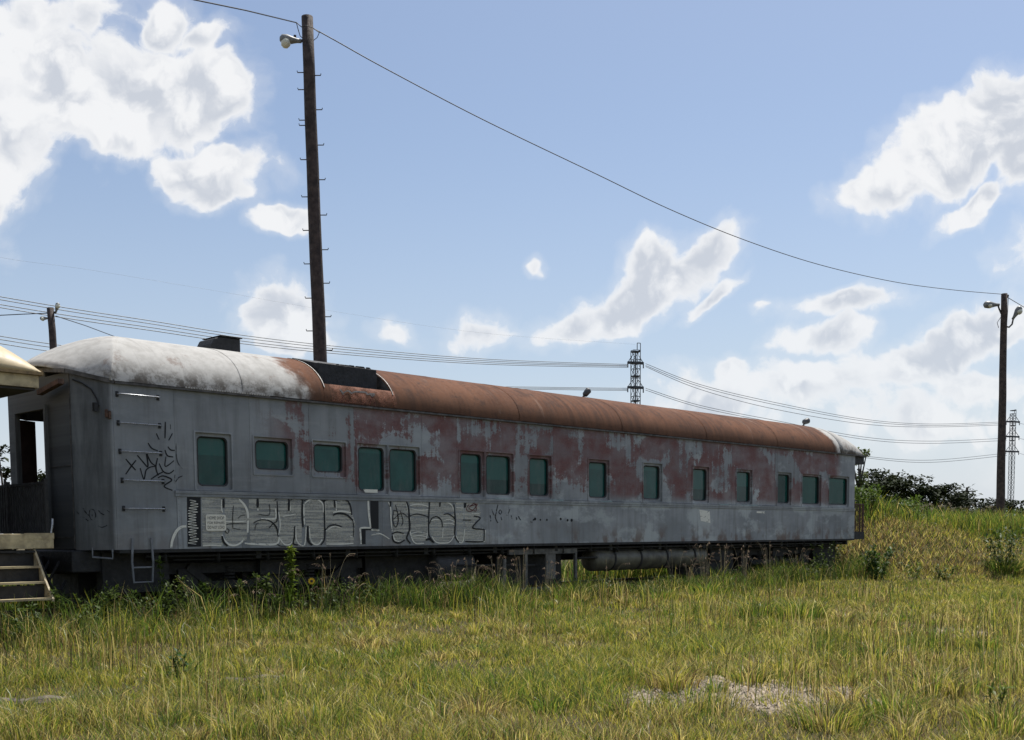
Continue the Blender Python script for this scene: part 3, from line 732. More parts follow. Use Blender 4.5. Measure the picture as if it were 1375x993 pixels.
# underframe
bm = MB(); bm.box(.3, L, 1.25, 1.75, .55, SILL-.045)
for k in range(13): u = .6+k*1.83; bm.box(u, u+.1, .1, WID-.1, .78, SILL-.05)
bm.build('centre_sill', M_DARK, C)
def truck(uc):
    bm = MB()
    for yy in (.52, 2.40):
        bm.box(uc-1.95, uc+1.95, yy, yy+.08, .55, .72)
        for du in (-1.6, 0, 1.6):
            bm.box(uc+du-.17, uc+du+.17, yy-.05, yy+.13, .26, .62)
        pts = [(uc-1.6, yy-.03, .66), (uc-1.2, yy-.03, .36), (uc-.4, yy-.03, .36), (uc, yy-.03, .62), (uc+.4, yy-.03, .36), (uc+1.2, yy-.03, .36), (uc+1.6, yy-.03, .66)]
        for p, q in zip(pts[:-1], pts[1:]): bm.bar(p, q, .07, .12)
        for du in (-.8, .8):
            for k in range(5): bm.tube([(uc+du, yy+.04, .40+k*.055), (uc+du, yy+.04, .43+k*.055)], .10, 10)
    bm.box(uc-.3, uc+.3, .4, 2.6, .5, .74)
    tr = bm.build('truck', M_DARK, C)
    for du in (-1.6, 0, 1.6):
        for yy in (.70, 2.17):
            w = MB(); rows = []
            for (r, y) in ((.02, .02), (.30, .035), (.34, 0), (.44, -.005), (.455, .02), (.455, .03), (.42, .04), (.42, .13), (.34, .135), (.30, .10), (.02, .10)):
                rows.append([(uc+du+r*math.cos(2*math.pi*k/28), yy+(y if yy < 1.5 else .13-y), .425+r*math.sin(2*math.pi*k/28)) for k in range(29)])
            w.grid(rows).build('wheel', M_DARK, tr, True)
        MB().tube([(uc+du, .6, .425), (uc+du, 2.4, .425)], .07, 10).build('axle', M_DARK, tr)
truck(3.0); truck(19.3)
# middle equipment, from the drum to the long tank
ua = on_side(588, 745, .3)[0]; ub = on_side(640, 745, .3)[0]
rows = [[(u, .62+.33*r*math.cos(2*math.pi*k/24), .55+.33*r*math.sin(2*math.pi*k/24)) for k in range(25)] for (u, r) in ((ua, .02), (ua, .85), (ua+.05, 1), (ub-.05, 1), (ub, .85), (ub, .02))]
MB().grid(rows).build('air_drum', simple('dull_drum_paint', (.04, .04, .045), .6, 0, .3, 4, .2), C, True)
ua, z1 = on_side(683, 738, .12); ub, _ = on_side(774, 738, .12); _, z0 = on_side(774, 785, .12)
bm = MB(); bm.box(ua, ub, .10, .16, z1-.10, z1); bm.box(ub-.06, ub, .10, .16, z0, z1-.10); um = on_side(740, 760, .12)[0]; bm.box(um-.17, um+.13, .11, .14, z0+.16, z1-.102)
bm.box(ua-.35, ub, .10, .18, z0-.05, z0); us = on_side(706, 760, .12)[0]; bm.box(us-.035, us+.035, .10, .15, z0, z1-.10); us = on_side(677, 760, .12)[0]; bm.box(us-.04, us+.04, .10, .15, z0, z1-.18)
bm.build('battery_frame', simple('grey_battery_frame', (.10, .097, .088), .7, 0, .4, 6, .2), C)
MB().box(ua+.02, ub-.07, .5, 1.1, z0+.02, z1-.12).build('battery_box', M_BLACK, C)
ua, zt = on_side(797, 728, .25); ub = on_side(948, 728, .25)[0]; rt = .27; zc = SILL-.10-rt; yc = .42
def lathe_x(prof, yc, zc, n=28): return MB().grid([[(u, yc+r*math.cos(2*math.pi*k/n), zc+r*math.sin(2*math.pi*k/n)) for k in range(n+1)] for (u, r) in prof])
tk = lathe_x([(ua, .01), (ua+.01, rt*.6), (ua+.06, rt*.93), (ua+.11, rt), (ub-.11, rt), (ub-.06, rt*.93), (ub-.01, rt*.6), (ub, .01)], yc, zc).build('air_tank', simple('olive_tank_paint', (.10, .095, .07), .5, 0, .3, 4, .15, c2=(.05, .045, .035)), C, True)
for px in (827, 862, 897, 934):
    u = on_side(px, 745, .15)[0]; lathe_x([(u-.03, rt+.001), (u-.03, rt+.012), (u+.03, rt+.012), (u+.03, rt+.001)], yc, zc).build('tank_band', M_DARK, tk, True)
bm = MB(); bm.tube([(.5, .12, .84), (7, .12, .84), (L-.5, .12, .83)], .022, 8); bm.tube([(1, .2, .78), (L-1, .2, .77)], .016, 8)
for k in range(24): bm.box(.8+k*.92, .83+k*.92, .08, .24, .74, .90)
bm.tube([(ua-.6, .2, .62), (ua, .2, .62), (ub+.6, .2, .60)], .025, 8); bm.tube([(7, .16, .55), (9.2, .16, .5)], .02, 8); bm.build('brake_pipe', M_DARK, C, True)
for (a, b) in ((-.15, 1.0), (1.25, 4.8), (17.5, 21.2)): MB().box(a, b, 1.0, 1.9, .12, .90).build('under_car_blocker', M_DARK, C)  # added dark boxes that block the bright ground seen beneath the car
MB().box(-.1, .98, .3, .5, .30, .90).build('end_blocker_plate', M_DARK, C)  # added dark plate that keeps the near end black underneath
MB().box(15.4, 17.2, .5, 1.3, .10, .86).build('dark_underfloor_box', M_DARK, C)  # this and the next: added dark boxes closing off light under the far end
MB().box(21.4, 22.7, .5, 1.5, .10, .86).build('dark_underfloor_box', M_DARK, C)
MB().box(5.05, 6.9, .55, 1.4, .08, .88).build('dark_underfloor_box', M_DARK, C)  # dark box extended down to hide the bright yard behind
MB().box(16.0, 17.0, .4, 1.1, .45, .86).build('dark_underfloor_box', M_BLACK, C)
# coupler and hoses at the near end
bm = MB(); bm.box(EU-.42, .4, 1.36, 1.64, .58, .84); bm.box(EU-.62, EU-.35, 1.28, 1.72, .54, .88); bm.box(EU-.1, EU+.5, .35, WID-.35, .62, SILL-.01); bm.build('coupler', M_BLACK, C, bevel=.02)
for yy in (.75, 1.1): MB().tube([(EU-.05, yy, .85), (EU-.2, yy+.03, .6), (EU-.3, yy+.1, .36), (EU-.42, yy+.15, .34), (EU-.5, yy+.2, .45)], .022, 8).build('air_hose', M_BLACK, C, True)

M_LAMPD = simple('dark_lamp_housing', (.06, .065, .07), .5, .2, .2, 9)
# floodlights standing on the roof ridge
def floodlight(u, tilt, sc=1.0):
    z = roof_z(1.5); bm = MB(); bm.tube([(u, 1.5, z-.03), (u, 1.5, z+.10*sc)], .06*sc, 10); bm.bar((u, 1.5, z+.1*sc), (u+.1*sc, 1.5, z+.18*sc), .03)
    b = bm.build('floodlight', M_BLACK, C)
    c = np.array([u+.24*sc, 1.5, z+.30*sc]); d = np.array([math.cos(tilt), -.3, math.sin(tilt)]); d /= np.linalg.norm(d)
    MB().tube([c-d*.20*sc, c-d*.12*sc, c+d*.14*sc, c+d*.2*sc], [.06*sc, .13*sc, .15*sc, .10*sc], 12).build('lamp_head', M_LAMPD, b, True)
floodlight(on_side(783, 527, 1.5)[0], .9, .52); floodlight(L-.35, .35, .6)
# ------------------------------------------------------------------ writing on the car
def smooth(pts, n=6):
    P = [np.array(p, float) for p in pts]
    if len(P) < 3: return P
    out = []
    for i in range(len(P)-1):
        a, b, c, d = P[max(i-1, 0)], P[i], P[i+1], P[min(i+2, len(P)-1)]
        for k in range(n):
            t = k/n; out.append(.5*((2*b)+(c-a)*t+(2*a-5*b+4*c-d)*t*t+(-a+3*b-3*c+d)*t**3))
    return out+[P[-1]]
def strip(bm, pts, w, put):
    """flat ribbon through 2-D points, put(p) -> 3-D"""
    P = smooth(pts); m = len(P); Lf = []; Rt = []
    for i in range(m):
        t = P[min(i+1, m-1)]-P[max(i-1, 0)]; t = t/(np.linalg.norm(t)+1e-9); n = np.array([-t[1], t[0]])
        k = w/2*(.65+.35*math.sin(math.pi*min(max(i/(m-1), .12), .88)))
        Lf.append(put(P[i]+n*k)); Rt.append(put(P[i]-n*k))
    bm.grid([Lf, Rt])
def zoom(ox, oy, s): return lambda p: (ox+p[0]/s, oy+p[1]/s)
def flat(off):                                             # photo pixel -> point a few millimetres proud of the side
    def f(p): u, z = on_side(p[0], p[1], -off); return (u, -off, z)
    return f
Z1, Z2, Z3, Z4, Z6 = zoom(225,655,9.167), zoom(360,655,9.167), zoom(475,655,6.875), zoom(155,555,9.02), zoom(640,660,9.167)
def strokes(name, m, z, sc, items, off, label=None):
    bm = MB(); put = flat(off)
    for w, pts in items: strip(bm, [z(p) for p in pts], w/sc, put)
    o = tag(bm.build(name, m, C), kind='stuff')
    if label: o['label'] = label
    return o
fills = [[(271,667.5),(299,667.5),(299,733),(272,733)],[(301,668),(322,668),(331,680),(334,700),(331,725),(317,733),(303,728)],[(334,670),(372,669.5),(374,729),(336,732)],[(373,671),(388,668),(405,669),(405,730),(376,731)],
         [(407,677),(413,669.5),(428,669),(434,677),(435.5,725),(425,731),(414,728)],[(437,671),(460,669),(470,672),(473,690),(477,702),(475,730),(438,731)],[(527,667.5),(545,668),(549,690),(549,718),(540,728),(529,727)],
         [(550,667.5),(575,669),(574.5,722),(566,729),(556,728),(550,715)],[(577,674),(590,670),(602,672),(610,680),(611,718),(600,729),(585,728),(577,714)],[(611.5,670),(622,670),(623,728),(614,727)],[(624,670),(640,670),(646,688),(637,707),(649,712),(649,727.5),(624,727.5)]]
put = flat(.0145)
for f in fills: MB().add([put(p) for p in f], [tuple(range(len(f)))]).build('graffiti_letter', M_SPRAYF, C)
put = flat(.0165)
for f in [[(251,666.5),(269.5,667),(270,733.5),(252,734)],[(497.3,667),(508.3,667),(508.5,709.5),(497.8,709)],[(485.6,709.7),(508,709.8),(508,711.5),(491,711.6),(491,730.4),(485.8,730.5)]]:
    MB().add([put(p) for p in f], [tuple(range(len(f)))]).build('graffiti_black_block', M_SPRAYK, C)
bm = MB(); put = flat(.0185); pts = []
for k in range(34): pts.append((254+(k % 2)*11+random.uniform(-2, 2), 671+k*1.8))
strip(bm, pts, .8, put); bm.build('graffiti_scribble', M_SPRAYW, C)
K1 = [(30,[(690,130),(690,190),(690,245)]),(28,[(672,590),(690,660),(740,712)]),(10,[(812,215),(802,350),(805,490)]),(9,[(680,475),(740,445),(850,435),(970,438)]),(10,[(735,497),(710,525),(735,557),(757,525),(735,497)]),(9,[(800,495),(900,510)]),(9,[(865,375),(905,340),(960,330)]),
      (30,[(1110,110),(1110,180),(1110,240)]),(13,[(1060,430),(1120,400),(1200,390),(1290,425),(1345,510),(1362,600)]),(12,[(1350,170),(1352,300),(1350,410)]),(9,[(1350,410),(1300,435),(1250,490)]),(20,[(890,120),(1000,112),(1110,116)]),(9,[(1120,320),(1250,328),(1255,200)]),(8,[(1075,520),(1090,450),(1120,430)])]
W1 = [(28,[(880,140),(950,215),(990,330),(985,550)]),(24,[(672,575),(700,640),(760,695),(830,705),(900,675),(942,625)]),(24,[(950,680),(1080,690),(1330,690),(1375,620)]),(36,[(45,735),(60,640),(110,530),(170,480),(230,470)]),(18,[(700,410),(850,415),(960,405)]),(26,[(1100,262),(1120,270)]),(20,[(1330,250),(1335,360),(1300,380),(1150,375)]),(14,[(435,712),(560,705),(660,712)]),(16,[(665,140),(665,260),(680,300)])]
K2 = [(26,[(258,140),(258,210),(255,280)]),(24,[(425,140),(420,300),(430,480)]),(20,[(330,468),(325,600),(310,680),(365,702)]),(30,[(490,465),(490,600),(500,660),(545,702)]),(19,[(690,140),(695,300),(700,520),(690,640),(650,700)]),(16,[(700,525),(750,470),(820,452),(912,478)]),
      (22,[(820,150),(822,200),(825,240)]),(19,[(835,150),(915,135),(985,165),(1018,240),(1030,330)]),(24,[(797,338),(850,312),(930,316),(990,345),(1040,395)]),(10,[(1040,395),(1055,470),(1050,600)]),(14,[(80,155),(130,122),(230,122),(260,160)]),(14,[(275,150),(340,115),(415,145)]),(16,[(440,160),(520,118),(600,118),(690,165)]),(14,[(690,160),(760,135),(820,155)]),(10,[(0,395),(60,425),(115,500),(125,600)]),(12,[(110,160),(115,300),(105,410),(75,420)]),(9,[(70,430),(20,490)]),(10,[(110,690),(160,715),(250,712)])]
W2 = [(18,[(440,200),(440,330),(450,450)]),(18,[(450,190),(520,140),(600,140),(672,195),(680,300)]),(18,[(508,470),(520,620),(560,685),(620,692),(665,635)]),(16,[(342,480),(345,620),(385,690),(450,692),(468,480)]),(17,[(130,600),(200,692),(270,692),(310,640)]),(24,[(1230,110),(1240,300),(1262,490)]),(22,[(1262,490),(1180,488),(1130,495)]),(22,[(1130,495),(1140,600),(1145,690)]),
      (13,[(712,530),(780,482),(840,475),(912,498)]),(20,[(800,300),(900,285),(1020,302)]),(14,[(835,160),(840,290)]),(16,[(720,690),(900,690),(1050,682)]),(14,[(180,350),(340,320)]),(14,[(130,300),(150,450),(130,580)]),(14,[(270,170),(275,280)]),(22,[(1270,515),(1370,520)]),(12,[(1260,580),(1370,565)]),(12,[(1010,600),(1040,600)]),(12,[(700,170),(705,380),(712,500)])]
K3 = [(16,[(340,92),(340,130),(338,172)]),(17,[(470,92),(500,160),(512,250),(516,380),(490,460),(525,512)]),(14,[(355,440),(370,490),(420,507),(472,478)]),(11,[(350,425),(400,405),(462,420)]),(8,[(370,205),(362,300),(388,362),(412,300),(402,220),(370,205)]),(7,[(385,155),(405,230),(410,330)]),(7,[(365,290),(440,230),(500,270)]),(7,[(430,210),(455,300),(440,350)]),
      (10,[(520,255),(580,240),(640,250),(697,270)]),(13,[(702,130),(692,270),(690,400),(702,450),(742,507)]),(15,[(800,112),(797,140),(795,172)]),(11,[(700,330),(722,280),(770,265),(810,300),(820,362)]),(11,[(830,245),(870,238),(920,268),(940,300)]),(13,[(925,150),(938,300),(935,440),(972,502)]),(13,[(1026,110),(1026,150),(1024,182)]),(11,[(1008,295),(1085,295)]),
      (13,[(1110,258),(1168,275),(1130,320),(1098,362),(1130,377),(1195,380),(1206,400),(1204,490)]),(20,[(690,104),(760,108),(800,110)]),(18,[(840,104),(900,108),(930,120)]),(14,[(475,86),(400,88),(345,92)]),(22,[(665,480),(700,470),(735,500)]),(14,[(1030,492),(1110,496),(1195,495)]),(14,[(1030,180),(1040,130),(1090,108),(1150,112)])]
W3 = [(10,[(525,270),(518,380),(540,470),(575,512),(650,510)]),(10,[(686,285),(682,400),(670,470)]),(13,[(1214,388),(1208,440),(1207,505)]),(9,[(825,370),(820,460)]),(10,[(855,128),(905,160),(930,225)]),(10,[(720,445),(765,502),(850,508),(895,490),(932,430)]),(9,[(365,430),(380,480),(425,495)]),(12,[(318,130),(340,180),(345,300),(355,400)]),(10,[(480,130),(495,180),(505,240)]),(9,[(945,440),(975,500),(1010,490),(1025,380)]),(9,[(1130,378),(1195,372)]),(14,[(180,385),(230,395)]),(10,[(160,435),(240,420),(330,470)]),
      (10,[(520,160),(600,150),(690,170)]),(8,[(530,190),(610,205),(690,200)]),(8,[(530,420),(600,405),(680,420)]),(8,[(530,445),(610,440),(680,450)]),(8,[(710,300),(760,290),(810,300)]),(8,[(830,300),(880,290),(930,310)]),(8,[(830,330),(890,325),(930,340)]),(8,[(945,140),(1015,135)]),(8,[(945,180),(1015,185)]),(8,[(945,240),(1090,240)]),(8,[(1040,240),(1160,235)])]
strokes('graffiti_white_outline', M_SPRAYW, Z1, 9.167, W1, .0185); strokes('graffiti_white_outline', M_SPRAYW, Z2, 9.167, W2, .0185); strokes('graffiti_white_outline', M_SPRAYW, Z3, 6.875, W3, .0185)
strokes('graffiti_black_outline', M_SPRAYK, Z1, 9.167, K1, .0205); strokes('graffiti_black_outline', M_SPRAYK, Z2, 9.167, K2, .0205); strokes('graffiti_black_outline', M_SPRAYK, Z3, 6.875, K3, .0205)
strokes('graffiti_scribble', M_SPRAYR, Z3, 6.875, [(9,[(1065,150),(1040,200),(1090,212),(1140,150),(1060,180),(1130,212),(1118,140),(1080,165)])], .0225)
strokes('graffiti_tag', M_SPRAYK, Z4, 9.02, [(19,[(125,550),(185,620),(245,685)]),(19,[(250,565),(190,640),(125,735)]),(19,[(265,505),(330,580),(390,645),(388,560),(380,490),(430,590),(490,635)]),(19,[(510,540),(490,640),(500,700),(520,750)]),(17,[(300,660),(345,795),(370,690),(420,650),(480,640)]),
    (17,[(530,605),(580,700),(650,725),(710,685)]),(17,[(430,795),(510,740),(590,700)]),(19,[(515,778),(570,755),(640,775),(680,810),(590,880),(690,930)]),(16,[(395,355),(440,420),(515,450)]),(17,[(600,440),(630,510),(700,525)]),(15,[(612,520),(605,640),(710,570)]),(17,[(635,400),(670,440),(720,445)]),(18,[(605,100),(603,200),(600,300)]),(17,[(495,240),(530,315)]),(17,[(690,240),(645,325)])], .0075, 'black scrawled graffiti tag beside the ladder')
strokes('graffiti_tag', M_SPRAYKF, Z4, 9.02, [(12,[(735,360),(740,520),(760,600),(810,670)]),(14,[(722,740),(715,840),(760,780),(812,755)]),(10,[(665,130),(668,190)])], .0075)
strokes('graffiti_tag', M_SPRAYKF, Z6, 9.167, [(16,[(165,285),(172,325),(175,365)]),(12,[(188,215),(200,255),(218,290)]),(14,[(262,160),(240,260),(232,320),(262,385)]),(13,[(290,220),(275,250),(292,275),(310,250),(290,220)]),(12,[(350,262),(382,290),(408,215)]),(13,[(300,310),(310,350)]),(16,[(490,310),(495,345)]),(14,[(515,300),(530,330),(548,350)]),(12,[(425,290),(435,330)]),(10,[(660,370),(690,378)])], .0165)
bm = MB(); put = flat(.0165)
for (x, y, r) in [(720,335,15),(785,345,10),(865,345,11),(1035,335,13),(1120,350,13),(1170,350,16),(700,345,9)]:
    bm.add([put(Z6((x+r*math.cos(k*math.pi/4), y+1.3*r*math.sin(k*math.pi/4)))) for k in range(8)], [tuple(range(8))])
tag(bm.build('paint_spot', M_SPRAYK, C), kind='stuff')
# light paint dabs under two windows and on the lower side
bm = MB(); put = flat(.0165)
for f in [[(488,656.5),(507,657),(507,661.5),(490,661)],[(939,684),(953,686),(954,702),(941,699)],[(1016,686),(1027,686.5),(1027,689),(1016,688.5)]]: bm.add([put(p) for p in f], [tuple(range(4))])
bm.build('pale_paint_dab', M_SPRAYW, C)
# the home-shop card
ua, z1 = on_side(275, 690.5); ub, _ = on_side(302, 690.5); _, z0 = on_side(275, 712.5)
bm = MB(); rr = rrect(ua, ub, z0, z1, .03); bm.prism(rr, 1, -.026, -.0225); card = bm.build('notice_card', M_PLATE, C)
card['label'] = 'off-white stencilled notice card'
def text(s, x, z, w, h, y, par, m):
    cu = bpy.data.curves.new('lettering', 'FONT'); cu.body = s; cu.size = 1.0; cu.align_x = 'CENTER'
    tmp = bpy.data.objects.new('lettering', cu); col.objects.link(tmp); bpy.context.view_layer.update()
    me = bpy.data.meshes.new_from_object(tmp.evaluated_get(bpy.context.evaluated_depsgraph_get())); me.name = 'lettering'
    bpy.data.objects.remove(tmp); bpy.data.curves.remove(cu)
    co = np.zeros(len(me.vertices)*3); me.vertices.foreach_get('co', co); co = co.reshape(-1, 3)
    lo, hi = co.min(0), co.max(0); sx = w/(hi[0]-lo[0]); sz = h/(hi[1]-lo[1])
    q = np.stack([x+(co[:, 0]-(lo[0]+hi[0])/2)*sx, np.full(len(co), y), z+(co[:, 1]-lo[1])*sz], 1)
    me.vertices.foreach_set('co', q.ravel()); me.update(); me.materials.clear(); me.materials.append(m)
    o = bpy.data.objects.new('lettering', me); col.objects.link(o); o.parent = par; return o
wc = (ub-ua); hc = (z1-z0); xc = (ua+ub)/2
text('HOME SHOP', xc, z0+hc*.70, wc*.82, hc*.19, -.028, card, M_INK); text('FOR REPAIRS', xc, z0+hc*.42, wc*.84, hc*.15, -.028, card, M_INK); text('DO NOT LOAD', xc, z0+hc*.12, wc*.84, hc*.19, -.028, card, M_INK)
# scrawl on the tapered end wall
bm = MB(); zz = zoom(90, 670, 19.64); tp = lambda p: taper(p[0], p[1], .006)
for w, pts in [(34,[(255,300),(310,400),(370,475)]),(34,[(430,230),(470,320),(570,430)]),(30,[(390,455),(455,485),(560,575)]),(32,[(600,290),(585,420),(640,530),(720,530),(755,420),(710,290),(640,265),(600,290)]),(26,[(660,400),(662,450)]),(34,[(825,290),(900,370),(985,415)]),(30,[(1050,285),(1130,345)]),(26,[(820,700),(920,740),(1060,690)])]:
    strip(bm, [zz(p) for p in pts], w/19.64, tp)
o = bm.build('graffiti_tag', M_SPRAYKF, C); o['label'] = 'faint black scrawl on the tapered end wall'
# scrawl on the orange strip of roof under the notch
def on_roof(p):
    d = ray(p[0], p[1]); n = 1.008
    for k in range(4000):
        t = 16+k*.003; P = EYE+d*t; q = P-O; y = q @ B; u = q @ A
        yy = 1.5+(y-1.5)/n
        if y > -.03 and q[2] < EAVE+(roof_z(yy)-EAVE)*n+.002: break
    return (u, y, q[2])
zz = zoom(400, 470, 9.82); bm = MB()
for w, pts in [(22,[(555,515),(580,545),(600,585)]),(21,[(595,565),(650,535),(685,545),(705,565),(760,545),(890,555),(915,580),(960,575),(1010,578),(980,605),(945,560)])]: strip(bm, [zz(p) for p in pts], w/9.82, on_roof)
bm.build('graffiti_tag', M_INK, C)
bm = MB()
for w, pts in [(11,[(600,600),(585,650),(570,700)]),(10,[(650,645),(625,690),(615,740)]),(9,[(665,645),(672,690),(650,740)]),(10,[(885,650),(850,700),(830,755)]),(9,[(885,650),(890,730)]),(11,[(975,605),(960,680),(935,765)]),(8,[(1010,660),(1020,740)])]: strip(bm, [zz(p) for p in pts], w/9.82, on_roof)
bm.build('graffiti_drip', M_SPRAYR, C)
M_ORANGE = print_mat('bright_rust_bloom', (.30, .125, .075), .38, .66, (2, 2, 2), .8)
bm = MB(); rows = []
for k in range(9):
    t = NT0*(.05+.94*k/8); y, z = arch(t); s = 1.005; rows.append([(u, 1.5+(y-1.5)*s, EAVE+(z-EAVE)*s) for u in np.linspace(NU0+.12, NU1+.05, 20)])
bm.grid(rows).build('rust_bloom', M_ORANGE, C, True)

# ------------------------------------------------------------------ cream railcar coupled on the left
car2 = empty('passenger_railcar', world(-1.0, 0, 0), RZ, 'cream railcar at the left edge with open end platform and steps', 'railcar'); Q = car2
def xq(u): return u+1.0
bm = MB(); rows = []; ns = 12
for j in range(27):
    t = math.pi*j/26; y, z0 = arch(t); a = abs(y-1.5)/1.53; row = []
    for k in range(ns+1):
        s = k/ns; q = s*math.pi/2; e = -.03-.0*(a); he = EAVE+.01+.05*(1-a)
        row.append((-1.9+(e+1.9)*math.sin(q), y, he+(max(z0, he)-he)*max(0.0, math.cos(q))))
    rows.append([(-9, y, z0), (-5, y, z0)]+row)
o = bm.grid(rows).build('roof', M_CREAMR, Q, True); so = o.modifiers.new('thick', 'SOLIDIFY'); so.thickness = .02; so.offset = -1
bm = MB(); bm.box(-9, -.01, -.03, .0, EAVE-.03, EAVE+.012); bm.box(-.04, -.01, .0, WID, EAVE-.03, EAVE+.05); bm.build('drip_edge', simple('dirty_ochre_trim', (.22, .15, .07), .7, 0, .4, 12, .2), Q)
bm = MB(); bm.box(-1.4, -.06, .02, .05, EAVE-.20, EAVE-.032); bm.box(-.09, -.06, .052, WID-.05, EAVE-.20, EAVE-.032); bm.build('fascia_board', M_CREAM, Q)
MB().box(-1.4, -.10, .06, WID-.06, EAVE-.235, EAVE-.205).build('platform_ceiling', M_INT, Q)
MB().box(-1.4, .03, .03, WID-.03, 1.12, 1.18).build('platform_floor', M_DARK, Q)
bm = MB(); bm.box(-1.4, .05, -.01, .028, .985, 1.19); bm.box(.02, .05, .03, WID-.03, .985, 1.19); bm.build('platform_beam', M_CREAM, Q, bevel=.006)
MB().box(-.36, .055, -.016, -.0105, 1.12, 1.2).build('beam_patch', M_CREAM, Q)
MB().box(-1.44, -1.40, .03, WID-.03, 1.18, EAVE-.01).build('end_wall', M_BROWN, Q)
MB().box(-9, -1.442, .0, .04, .985, EAVE-.032).build('side_wall', M_CREAM, Q); MB().box(-9, -1.442, WID-.04, WID, .985, EAVE-.032).build('side_wall', M_CREAM, Q)
MB().box(-9, -1.442, .045, WID-.045, 1.12, 1.18).build('floor', M_INT, Q)
MB().box(-9.05, -9.0, 0, WID, .985, EAVE+.3).build('rear_wall', M_CREAM, Q)
for yy in (.06, WID-.12): MB().box(-.10, -.04, yy, yy+.06, 1.18, EAVE-.205).build('corner_post', M_BROWN, Q) if yy > 1 else None
bm = MB(); bm.box(-.03, .01, .06, 2.94, 1.88, 1.92); bm.box(-.03, .01, .06, 2.94, 1.20, 1.23); bm.box(-.035, .012, 1.30, 1.34, 1.18, 1.96); bm.box(-.035, .012, .03, .07, 1.18, 1.96)
rl = bm.build('end_railing', M_DARK, Q)
for k in range(36):
    y = .13+k*.079
    if abs(y-1.32) > .05: MB().box(-.02, .0, y-.022, y+.022, 1.2305, 1.8795).build('baluster', M_DARK, rl)
# brown door leaf hooked open on the far side, its grab handle and chain
bm = MB(); bm.box(-.65, -.60, 1.9, 2.5, 1.2, 3.0); bm.build('open_door', M_BROWN, Q)
MB().tube([(-.62, 1.86, 2.75), (-.60, 1.72, 2.75), (-.60, 1.70, 2.70), (-.60, 1.70, 2.25), (-.62, 1.86, 2.22)], .012, 6).build('door_handle', M_BLACK, Q)
bm = MB()
for k in range(16): z = 2.2-k*.045; bm.box(-.6-.008*(k % 2+1), -.6+.008*(k % 2+1), 1.74-.012*((k+1) % 2), 1.74+.014*((k+1) % 2), z-.03, z)
bm.build('safety_chain', M_BLACK, Q)
# steps
sx = -.20
for k, (z, y0) in enumerate([(.93, -.04), (.72, -.19), (.51, -.34), (.29, -.50)]):
    MB().box(-1.05, sx-.03, y0, y0+.24, z, z+.03).build('step_tread', M_CREAM if k else M_DARK, Q)
    if k: MB().box(-1.05, sx-.03, y0+.21, y0+.235, z+.03, z+.20).build('step_riser', M_DARK, Q)
for u in (sx, -1.09):
    bm = MB(); bm.prism([(.02, .98), (.30, .98), (.30, .85), (-.02, .55), (-.26, .28), (-.52, .27), (-.52, .31), (-.30, .56), (-.12, .80)], 0, u-.028, u)
    bm.build('step_stringer', M_CREAM, Q)
bm = MB(); bm.box(.0, .55, 1.36, 1.64, .6, .82); bm.box(.3, .5, 1.3, 1.75, .56, .86); bm.build('coupler', M_BLACK, Q); MB().box(-8, -.1, .9, 2.1, .6, .97).build('underframe', M_DARK, Q)
MB().tube([(.0, .5, .95), (.1, .5, .7), (.25, .55, .4), (.4, .6, .38), (.5, .65, .5)], .022, 8).build('air_hose', M_BLACK, Q, True)
bm = MB(); bm.tube([(.03, .02, 1.2), (.05, .02, 1.32), (.06, .03, 1.4)], .015, 6); bm.build('marker_bracket', M_STEEL, Q)
bm = MB(); bm.box(-5.6, -2.3, .5, 2.5, .5, .75); tr = bm.build('truck', M_DARK, Q)
for du in (-5.1, -3.95, -2.8):
    for yy in (.70, 2.17):
        rows = [[(du+r*math.cos(2*math.pi*k/24), yy+y, .425+r*math.sin(2*math.pi*k/24)) for k in range(25)] for (r, y) in ((.02, .03), (.33, .03), (.45, 0), (.455, .03), (.42, .04), (.42, .13), (.02, .13))]
        MB().grid(rows).build('wheel', M_DARK, tr, True)

# ------------------------------------------------------------------ poles, lamps, wires
def pole(top, bot, Y, r0, r1, label, m, n=14):
    """timber pole through two photo pixels at depth Y, foot on the ground"""
    pt, pb = at(*top, Y), at(*bot, Y); d = (pb-pt)/(pt[2]-pb[2]); z = g1(pb[0], pb[1]); foot = pt + d*(pt[2]-z)
    z = g1(foot[0], foot[1]); e = empty('utility_pole', foot, 0, label, 'utility pole')
    P = [foot+(pt-foot)*k/12-foot+np.array([random.uniform(-.008, .008), random.uniform(-.008, .008), 0]) for k in range(13)]; P[0][2] = -.3
    MB().tube(P, r1, n, r0).build('pole_shaft', m, e, True)
    return e, foot, pt
def rel(P, foot): return np.asarray(P)-foot
DP1 = 25.0
P1, f1, t1 = pole((412, 22), (430, 486), DP1, .122, .168, 'tall dark timber pole with climbing pegs rising behind the grey railcar', M_POLE)
pegsL = [(258,98),(256,122),(240,165),(253,168),(246,214),(246,264),(246,310),(246,354),(246,400),(246,444)]
for (y, sgn) in [(97,-1),(120,-1),(161,-1),(168,-1),(214,-1),(264,-1),(309,-1),(354,-1),(400,-1),(444,-1),(101,1),(147,1),(194.5,1),(241,1),(288.5,1),(335,1),(380,1),(425,1),(470,1)]:
    xc = 412+18*(y-22)/464; hw = 7.2+2.4*(y-22)/464; c = rel(at(xc+sgn*hw*.8, y, DP1), f1)
    k = DP1/FPX; bm = MB(); bm.tube([c, c+np.array([sgn*9*k, 0, 0]), c+np.array([sgn*9.5*k, 0, 2.2*k])], .011, 6); bm.build('climbing_peg', M_WIRE, P1)
M_LAMPM = simple('grey_lamp_housing', (.20, .205, .20), .5, .2, .2, 9)
